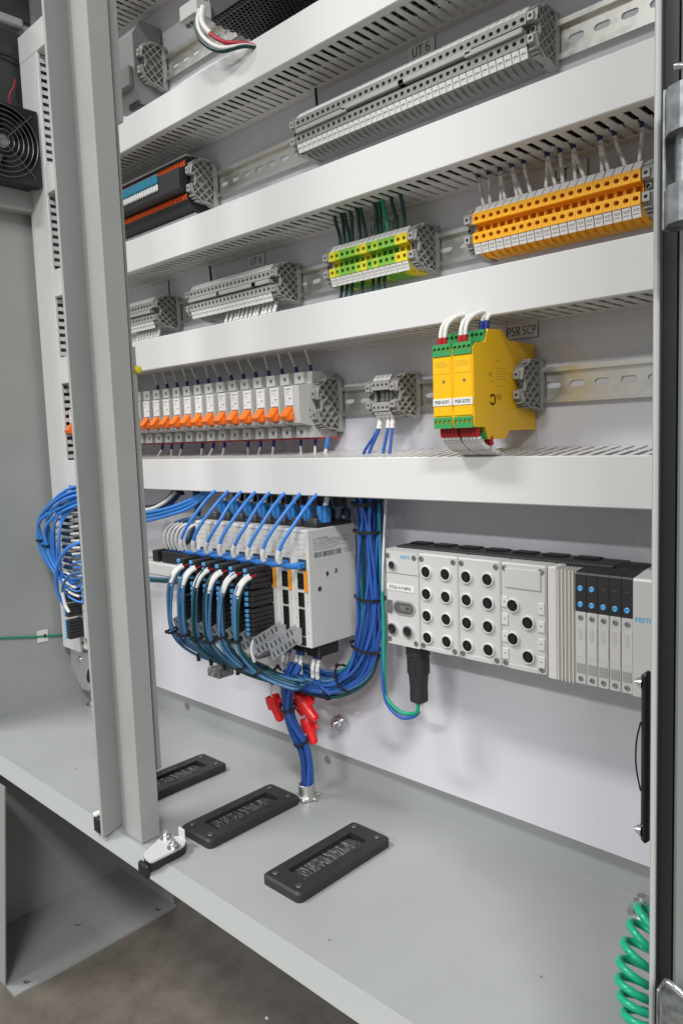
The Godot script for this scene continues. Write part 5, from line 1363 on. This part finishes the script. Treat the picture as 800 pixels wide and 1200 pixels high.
func left_side():
	# equipment that shows in the gap between the vertical trunking and the post
	var w := 0.02745
	var t := thing("servo_drive", "white servo drive glimpsed left of the post", "drive", Vector3(-1.2040, 0, 0), "row of white servo drives")
	part("housing", box(Vector3(0.004, 0.586, 0.052), Vector3(0.030, 0.142, 0.080), 0.0012), M.drive, t)
	part("foot_panel", box(Vector3(0.004, 0.502, 0.048), Vector3(0.028, 0.024, 0.070), 0.0012), M.drive, t)
	for q in [[0.600, 4], [0.575, 4], [0.548, 6]]:
		var b := MB.new()
		var lv := MB.new()
		for i in q[1]:
			b.box(Vector3(0.006, q[0] - 0.0055 * i, 0.104), Vector3(0.014, 0.0050, 0.026), 0.0008)
		var p := thing("motor_plug", "black plug with blue levers on the drive left of the post, %s" % ("top" if q[0] > 0.59 else "middle" if q[0] > 0.56 else "bottom"), "plug", Vector3(-1.2040, 0, 0), "plugs on the drive left of the post")
		part("body", b, M.satin_black, p)
		for i in q[1]: part("release_lever", box(Vector3(0.001, q[0] - 0.0055 * i, 0.1178), Vector3(0.0045, 0.0034, 0.0030), 0.0006), M.light_blue, p)
	# network cables that bulge out over the vertical trunking
	rng.seed = 77
	var arcs := [[-1.265, 0.690, 0.790], [-1.260, 0.684, 0.782], [-1.254, 0.694, 0.778], [-1.241, 0.680, 0.774], [-1.236, 0.690, 0.770]]
	var k := 0
	for a in arcs:
		var side: float = a[0]
		wire("looped_cable", "blue network cable of the big loop over the vertical trunking, %s" % ["outermost", "second from outside", "third from outside", "fourth from outside", "innermost"][k], "blue cables looping over the vertical trunking", [Vector3(-1.120, 0.782 - k * 0.007, 0.105), Vector3(-1.160, 0.774 - k * 0.008, 0.116 + 0.004 * (k % 3)), Vector3(-1.205, 0.754 - k * 0.007, 0.122 + 0.005 * (k % 2)), Vector3(side + 0.014, 0.724 - 0.003 * k, 0.126 + 0.003 * (k % 3)), Vector3(side, a[1], 0.126), Vector3(side + 0.006, 0.655, 0.122), Vector3(side + 0.026, 0.630 - k * 0.004, 0.114), Vector3(-1.205, 0.618 - k * 0.003, 0.108), Vector3(-1.180, 0.620, 0.100)], 0.0026, M.patch_blue if k % 2 == 0 else M.clip_blue, [], "cable")
		k += 1
	for i in 9:
		var reach := -1.246 + 0.005 * i
		var yy := 0.735 - 0.009 * i
		wire("looped_cable", "thin blue cable inside the loop left of the post, %s from outside" % nth(i + 1), "thin blue cables inside the loop over the vertical trunking", [Vector3(-1.130, 0.772 - 0.002 * i, 0.108), Vector3(-1.180, 0.764 - 0.005 * i, 0.118), Vector3(reach + 0.016 + rng.randf_range(-0.003, 0.006), 0.742 - 0.006 * i, 0.118 + 0.004 * (i % 3)), Vector3(reach + rng.randf_range(-0.003, 0.005), yy - 0.030, 0.117 + 0.004 * (i % 2)), Vector3(reach + 0.010, yy - 0.066, 0.116), Vector3(reach + 0.040, yy - 0.080 + rng.randf_range(-0.006, 0.006), 0.108), Vector3(-1.165, yy - 0.074, 0.100)], 0.0018, M.patch_blue if i % 3 else M.clip_blue, [[M.sleeve, 0.70, 0.84, 0.0023, "printed_sleeve"]] if i % 2 else [], "cable")
	for y in [0.684, 0.676]:
		var tie := thing("cable_tie", "black cable tie round the blue loop over the vertical trunking, %s one" % ("outer" if y > 0.68 else "inner"), "cable tie", Vector3(-1.258 if y > 0.68 else -1.237, y, 0.126), "cable ties on the blue loop")
		part("band", lathe([Vector2(0.0060, -0.0015), Vector2(0.0072, -0.0015), Vector2(0.0072, 0.0015), Vector2(0.0060, 0.0015)], Vector3.ZERO, Vector3(0.05, 1, 0).normalized(), 14), M.black, tie)
		part("head", box(Vector3(0.0070, 0, 0.003), Vector3(0.004, 0.004, 0.004), 0.0006), M.black, tie)
	wire("looped_cable", "separate blue cable bending down in front of the vertical trunking's foot", "", [Vector3(-1.130, 0.690, 0.110), Vector3(-1.160, 0.678, 0.124), Vector3(-1.192, 0.650, 0.128), Vector3(-1.210, 0.620, 0.126), Vector3(-1.216, 0.592, 0.120), Vector3(-1.212, 0.570, 0.110)], 0.0030, M.patch_blue, [], "cable")
	wire("looped_cable", "dark teal cable pair loop beside the drive left of the post", "", [Vector3(-1.130, 0.640, 0.110), Vector3(-1.160, 0.634, 0.122), Vector3(-1.186, 0.616, 0.124), Vector3(-1.196, 0.600, 0.122), Vector3(-1.194, 0.578, 0.120), Vector3(-1.186, 0.566, 0.118)], 0.0024, M.steel_blue, [[M.sleeve, 0.62, 1.0, 0.0028, "printed_sleeve"]], "cable")
	for i in 11:
		var y := 0.742 - 0.0115 * i
		var side := -1.238 + 0.020 * absf(i - 5.0) / 5.0
		wire("plug_lead", "short blue lead left of the post, %s from the top of its comb" % nth(i + 1), "comb of leads left of the post", [Vector3(side, y - 0.004, 0.112), Vector3(-1.212, y + 0.002, 0.112), Vector3(-1.190, y + 0.001, 0.106), Vector3(-1.170, y + rng.randf_range(-0.004, 0.004), 0.098)], 0.0019, M.clip_blue, [[M.sleeve, 0.15, 0.42, 0.0024, "printed_sleeve"], [M.navy, 0.46, 0.68, 0.0036, "plug_body"], [M.white_wire, 0.70, 1.0, 0.0022, "tail"]], "lead")
	# carrier with black connectors right of the post
	var c := thing("connector_carrier", "pale grey shelf module right of the post under black connectors", "module")
	part("housing", box(Vector3(-0.970, 0.6555, 0.0420), Vector3(0.178, 0.0190, 0.0840), 0.002), M.drive, c)
	for q in [[-0.9860, -0.9640, "left black connector block on the pale shelf beside the post"], [-0.9600, -0.8860, "long black connector block on the pale shelf right of the post"]]:
		var n := thing("connector_block", q[2], "connector", Vector3(0, 0.6652, 0.062), "black connector blocks on the pale shelf")
		var cnt := int((q[1] - q[0]) / 0.0075)
		for i in cnt: part("segment", box(Vector3(q[0] + 0.0075 * (i + 0.5), 0.0085, 0.0), Vector3(0.0070, 0.0170, 0.0300), 0.0008), M.satin_black, n)
		if cnt > 5:
			for i in 6: part("blue_mark", box(Vector3(q[0] + 0.012 + 0.0075 * i, 0.0185, 0.006), Vector3(0.0050, 0.0040, 0.0060), 0.0006), M.ferrule_blue, n)
		else: part("yellow_mark", box(Vector3(q[0] + 0.010, 0.0200, -0.004), Vector3(0.003, 0.006, 0.003)), M.yellow_housing, n)
	var spots := [-0.954, -0.944, -0.934, -0.924, -0.913, -0.903]
	for i in 6:
		var x: float = spots[i]
		wire("sleeved_lead", "white sleeved wire arching right of the post, %s from the left" % nth(i + 1), "white arching wires right of the post", [Vector3(x, 0.684, 0.070), Vector3(x + 0.002, 0.702, 0.076), Vector3(x + 0.012, 0.720, 0.074), Vector3(x + 0.034, 0.731, 0.062), Vector3(x + 0.060, 0.735, 0.048)], 0.0015, M.teal_wire if i % 3 == 2 else M.steel_blue, [[M.sleeve, 0.06, 0.62, 0.0019, "printed_sleeve"]])
	for i in 3: wire("crossing_cable", "blue cable crossing from the post up towards the trunking, %s of three" % ["lowest", "middle", "topmost"][i], "three blue cables crossing beside the post", [Vector3(-1.060, 0.716 + 0.005 * i, 0.098), Vector3(-0.985, 0.727 + 0.006 * i, 0.090), Vector3(-0.930, 0.738 + 0.005 * i, 0.082), Vector3(-0.885, 0.752 + 0.005 * i, 0.070), Vector3(-0.850, 0.780, 0.055)], 0.0027, M.patch_blue if i != 1 else M.clip_blue, [], "cable")
	bundle("dark_bundle", "dark blue cable bundle leaving the lowest trunking just right of the post", "", [Vector3(-1.060, 0.752, 0.080), Vector3(-1.000, 0.742, 0.074), Vector3(-0.965, 0.750, 0.064), Vector3(-0.945, 0.768, 0.054), Vector3(-0.940, 0.790, 0.046)], [M.navy, M.deep_blue, M.white_wire, M.deep_blue, M.black], 0.0028, 0.0055, [0.8])
	bundle("dark_bundle", "steel blue cable pair dropping behind the white arching wires", "", [Vector3(-0.945, 0.790, 0.020), Vector3(-0.944, 0.760, 0.020), Vector3(-0.944, 0.730, 0.022), Vector3(-0.950, 0.700, 0.030), Vector3(-0.972, 0.680, 0.045)], [M.steel_blue, M.teal_wire, M.steel_blue], 0.0030, 0.0045, [])
	bundle("dark_bundle", "steel blue cables running level under the pale shelf", "", [Vector3(-1.060, 0.632, 0.080), Vector3(-0.980, 0.637, 0.080), Vector3(-0.910, 0.642, 0.084), Vector3(-0.860, 0.640, 0.096)], [M.steel_blue, M.steel_blue2, M.teal_wire], 0.0026, 0.0035, [])
	# small hanging clamp under the motor cables
	var hc := thing("cable_clamp", "small metal clamp block under the motor cables", "clamp", Vector3(-0.812, 0.5310, 0.0))
	part("block", box(Vector3(0, 0, 0.090), Vector3(0.026, 0.012, 0.026), 0.001), M.galvanised, hc)
	part("arm", box(Vector3(0, 0.004, 0.040), Vector3(0.016, 0.003, 0.078)), M.galvanised, hc)
	part("screw", lathe([Vector2(0.003, 0), Vector2(0.003, 0.002), Vector2(0, 0.0025)], Vector3(0.002, 0, 0.103), Vector3(0, 0, 1), 12), M.bright, hc)
	# green wire with its adhesive mount on the left wall
	wire("green_wire", "thin green wire running along the left wall near the floor", "", [Vector3(-1.312, 0.528, 0.260), Vector3(-1.312, 0.516, 0.185), Vector3(-1.3105, 0.503, 0.110), Vector3(-1.311, 0.499, 0.080), Vector3(-1.306, 0.494, 0.040), Vector3(-1.30, 0.492, 0.02)], 0.0017, M.green_wire)
	var ad := thing("adhesive_mount", "square white adhesive mount holding the green wire to the left wall", "cable mount", Vector3(-1.3146, 0.503, 0.110))
	part("pad", box(Vector3(0.0012, 0, 0), Vector3(0.0022, 0.022, 0.020), 0.0006), M.white, ad)
	part("tie", box(Vector3(0.0045, 0.0005, -0.003), Vector3(0.0050, 0.0060, 0.0034), 0.0008), M.black, ad)

func floor_items():
	var m := {}
	var fr := MB.new()
	var hw := 0.0290
	var hl := 0.0715
	# frame built of a bevelled rim round the long opening, local (z, x)
	fr.holed(-hl, -hw, hl, hw, PackedVector2Array([Vector2(0.049, 0), Vector2(0.049, 0.0130), Vector2(-0.049, 0.0130), Vector2(-0.049, 0), Vector2(-0.049, -0.0130), Vector2(0.049, -0.0130)]), "y", 0.0, 0.0085)
	m["rim"] = ext(rounded(hl, hw, 0.006), "y", 0.0, 0.0060).mesh()
	var frame := MB.new()
	var o := rounded(hl, hw, 0.006)
	var o2 := rounded(hl - 0.0022, hw - 0.0022, 0.005)
	for k in o.size():
		var a := o[k]
		var b := o[(k + 1) % o.size()]
		var a2 := o2[k]
		var b2 := o2[(k + 1) % o.size()]
		frame.quad(Vector3(a.y, 0, a.x), Vector3(b.y, 0, b.x), Vector3(b.y, 0.0085, b.x), Vector3(a.y, 0.0085, a.x))
		frame.quad(Vector3(a.y, 0.0085, a.x), Vector3(b.y, 0.0085, b.x), Vector3(b2.y, 0.0105, b2.x), Vector3(a2.y, 0.0105, a2.x))
	# top face: ring between rounded outline and opening, in two halves
	var op := [Vector2(0.049, 0), Vector2(0.049, 0.0130), Vector2(-0.049, 0.0130), Vector2(-0.049, 0), Vector2(-0.049, -0.0130), Vector2(0.049, -0.0130)]
	var up := PackedVector2Array()
	var dn := PackedVector2Array()
	up.append(Vector2(hl - 0.0022, 0))
	for v in o2: if v.y > 0: up.append(v)
	up.append(Vector2(-hl + 0.0022, 0))
	up.append(op[3]); up.append(op[2]); up.append(op[1]); up.append(op[0])
	dn.append(Vector2(-hl + 0.0022, 0))
	for v in o2: if v.y < 0: dn.append(v)
	dn.append(Vector2(hl - 0.0022, 0))
	dn.append(op[0]); dn.append(op[5]); dn.append(op[4]); dn.append(op[3])
	frame.cap(up, "y", 0.0105, true)
	frame.cap(dn, "y", 0.0105, true)
	var rop := PackedVector2Array(op)
	rop.reverse()
	frame.wall(rop, "y", 0.0, 0.0105)
	m["frame"] = frame.mesh()
	var notch := box(Vector3.ZERO, Vector3(0.0022, 0.0006, 0.0130)).mesh()
	rng.seed = 9
	for side in 2:
		for lt in 2:
			var br := MB.new()
			var s := -1.0 if side == 0 else 1.0
			for k in (150 if lt == 0 else 45):
				var z := rng.randf_range(-0.047, 0.047) if lt == 0 else rng.randf_range(-0.036, 0.040)
				var tip := Vector3(-s * rng.randf_range(-0.001, 0.003), rng.randf_range(0.0030, 0.0075), z + rng.randf_range(-0.003, 0.003))
				br.tube([Vector3(s * 0.0128, 0.0052, z), tip], 0.00035 if lt == 0 else 0.00028, 4, 1)
			m["b%d%d" % [side, lt]] = br.mesh()
	var where := [[Vector3(-0.559, FLOOR, 0.1450), "black brush cable entry nearest the front lip, right of the other two", 0.0], [Vector3(-0.711, FLOOR, 0.1430), "black brush cable entry in the middle, beside the post's clamp", 0.0], [Vector3(-0.862, FLOOR, 0.1430), "black brush cable entry half hidden behind the post", 0.0]]
	for q in where:
		var t := thing("brush_cable_entry", q[1], "cable entry", q[0], "black brush cable entries in the floor")
		part("frame", m.frame, M.satin_black, t)
		part("well", box(Vector3(0, 0.0008, 0), Vector3(0.026, 0.001, 0.098)), M.hole, t)
		for s in [-1.0, 1.0]:
			for z in [-0.026, 0.012]: part("notch", notch, M.hole, t, Vector3(s * 0.0190, 0.0105, z))
		for side in 2:
			part("brush", m["b%d0" % side], M.bristle, t).set_meta("kind", "stuff")
			part("brush", m["b%d1" % side], M.bristle_glint, t).set_meta("kind", "stuff")
		for e in [-1.0, 1.0]:
			for s in [-1.0, 1.0]:
				var sc := lathe([Vector2(0.0036, 0), Vector2(0.0036, 0.0008), Vector2(0.0030, 0.0014), Vector2(0.0012, 0.0014), Vector2(0.0010, 0.0004), Vector2(0, 0.0004)], Vector3(s * 0.0180, 0.0105, e * 0.0610), Vector3.UP, 14)
				sc.box(Vector3(s * 0.0180, 0.0118, e * 0.0610), Vector3(0.0048, 0.0004, 0.0009))
				part("screw", sc, M.screw, t)
	# coiled green air hose by the right edge
	# the hose hangs slack: its loops lean over along the line of sight from the front
	var ax := MB.catmull([Vector3(-0.2030, 0.4844, 0.160), Vector3(-0.2028, 0.4796, 0.170), Vector3(-0.2037, 0.4719, 0.180), Vector3(-0.2027, 0.4648, 0.190), Vector3(-0.2004, 0.4587, 0.200), Vector3(-0.1983, 0.4511, 0.205), Vector3(-0.1938, 0.4450, 0.210), Vector3(-0.1888, 0.4395, 0.215), Vector3(-0.1828, 0.4342, 0.220), Vector3(-0.1760, 0.4290, 0.224)], 26)
	var side := Vector3(0.925, 0.003, -0.380)
	var rise := Vector3(-0.223, 0.814, -0.536)
	var deep := Vector3(-0.308, -0.581, -0.754)
	var pts := [ax[0] + Vector3(0.040, 0.060, 0.01), ax[0] + Vector3(0.026, 0.030, 0.004)]
	for i in ax.size():
		var f := float(i) / (ax.size() - 1)
		var ang := TAU * 8.6 * f
		var lean := lerpf(0.66, 0.02, minf(f * 1.25, 1.0))
		var e1 := side * cos(lean) - rise * sin(lean)
		var e2 := deep * 0.97 + rise * 0.16
		pts.append(ax[i] + (e1 * cos(ang) + e2 * sin(ang)) * 0.0102)
	var h := thing("coiled_hose", "coiled bright green hose hanging at the right edge over the floor", "hose", pts[0])
	var loc := []
	for p in pts: loc.append(p - pts[0])
	part("coil", tube(loc, 0.0028, 10, 1), M.coil, h)
	# black strap handle by the right wall
	var b := thing("door_stay", "black bar with bolts and a thin wire loop beside the right wall", "bar", Vector3(-0.1995, 0.611, 0.180))
	part("bar", box(Vector3(0, 0, 0), Vector3(0.0054, 0.124, 0.010), 0.002), M.black, b)
	for s in [-1.0, 1.0]: hexbolt(b, Vector3(-0.0030, s * 0.054, 0.001), Vector3(-1, 0, 0.2).normalized(), 0.0030, 0.0022)
	part("wire_loop", tube([Vector3(-0.003, 0.026, 0.003), Vector3(-0.0055, 0.012, 0.004), Vector3(-0.0058, -0.006, 0.004), Vector3(-0.003, -0.024, 0.003)], 0.0006, 6), M.black, b)

func MBc(p: Array, f: float) -> Vector3:
	var s := f * (p.size() - 1)
	var k := mini(int(s), p.size() - 2)
	var q: Vector3 = p[k]
	return q.cubic_interpolate(p[k + 1], p[maxi(k - 1, 0)], p[mini(k + 2, p.size() - 1)], s - k)
func rounded(hu: float, hv: float, r: float) -> PackedVector2Array:
	var o := PackedVector2Array()
	for c in 4:
		var cc := Vector2(hu - r if c == 0 or c == 3 else -hu + r, hv - r if c < 2 else -hv + r)
		for i in 4: o.append(cc + Vector2(cos(PI / 2 * c + PI / 6 * i), sin(PI / 2 * c + PI / 6 * i)) * r)
	return o

func _ready():
	setup_camera()
	materials()
	mat("relay_ink", Color(0.36, 0.20, 0.01), 0.5)
	mat("cpx_white", Color(0.64, 0.63, 0.61), 0.4)
	mat("grille", Color(0.03, 0.03, 0.032), 0.35, 0.3)
	ground()
	enclosure()
	mounting_panel()
	center_post()
	right_side()
	trunking()
	rails()
	row_b()
	row_c()
	row_d()
	drives()
	big_bundles()
	valve_terminal()
	top_row()
	left_side()
	floor_items()
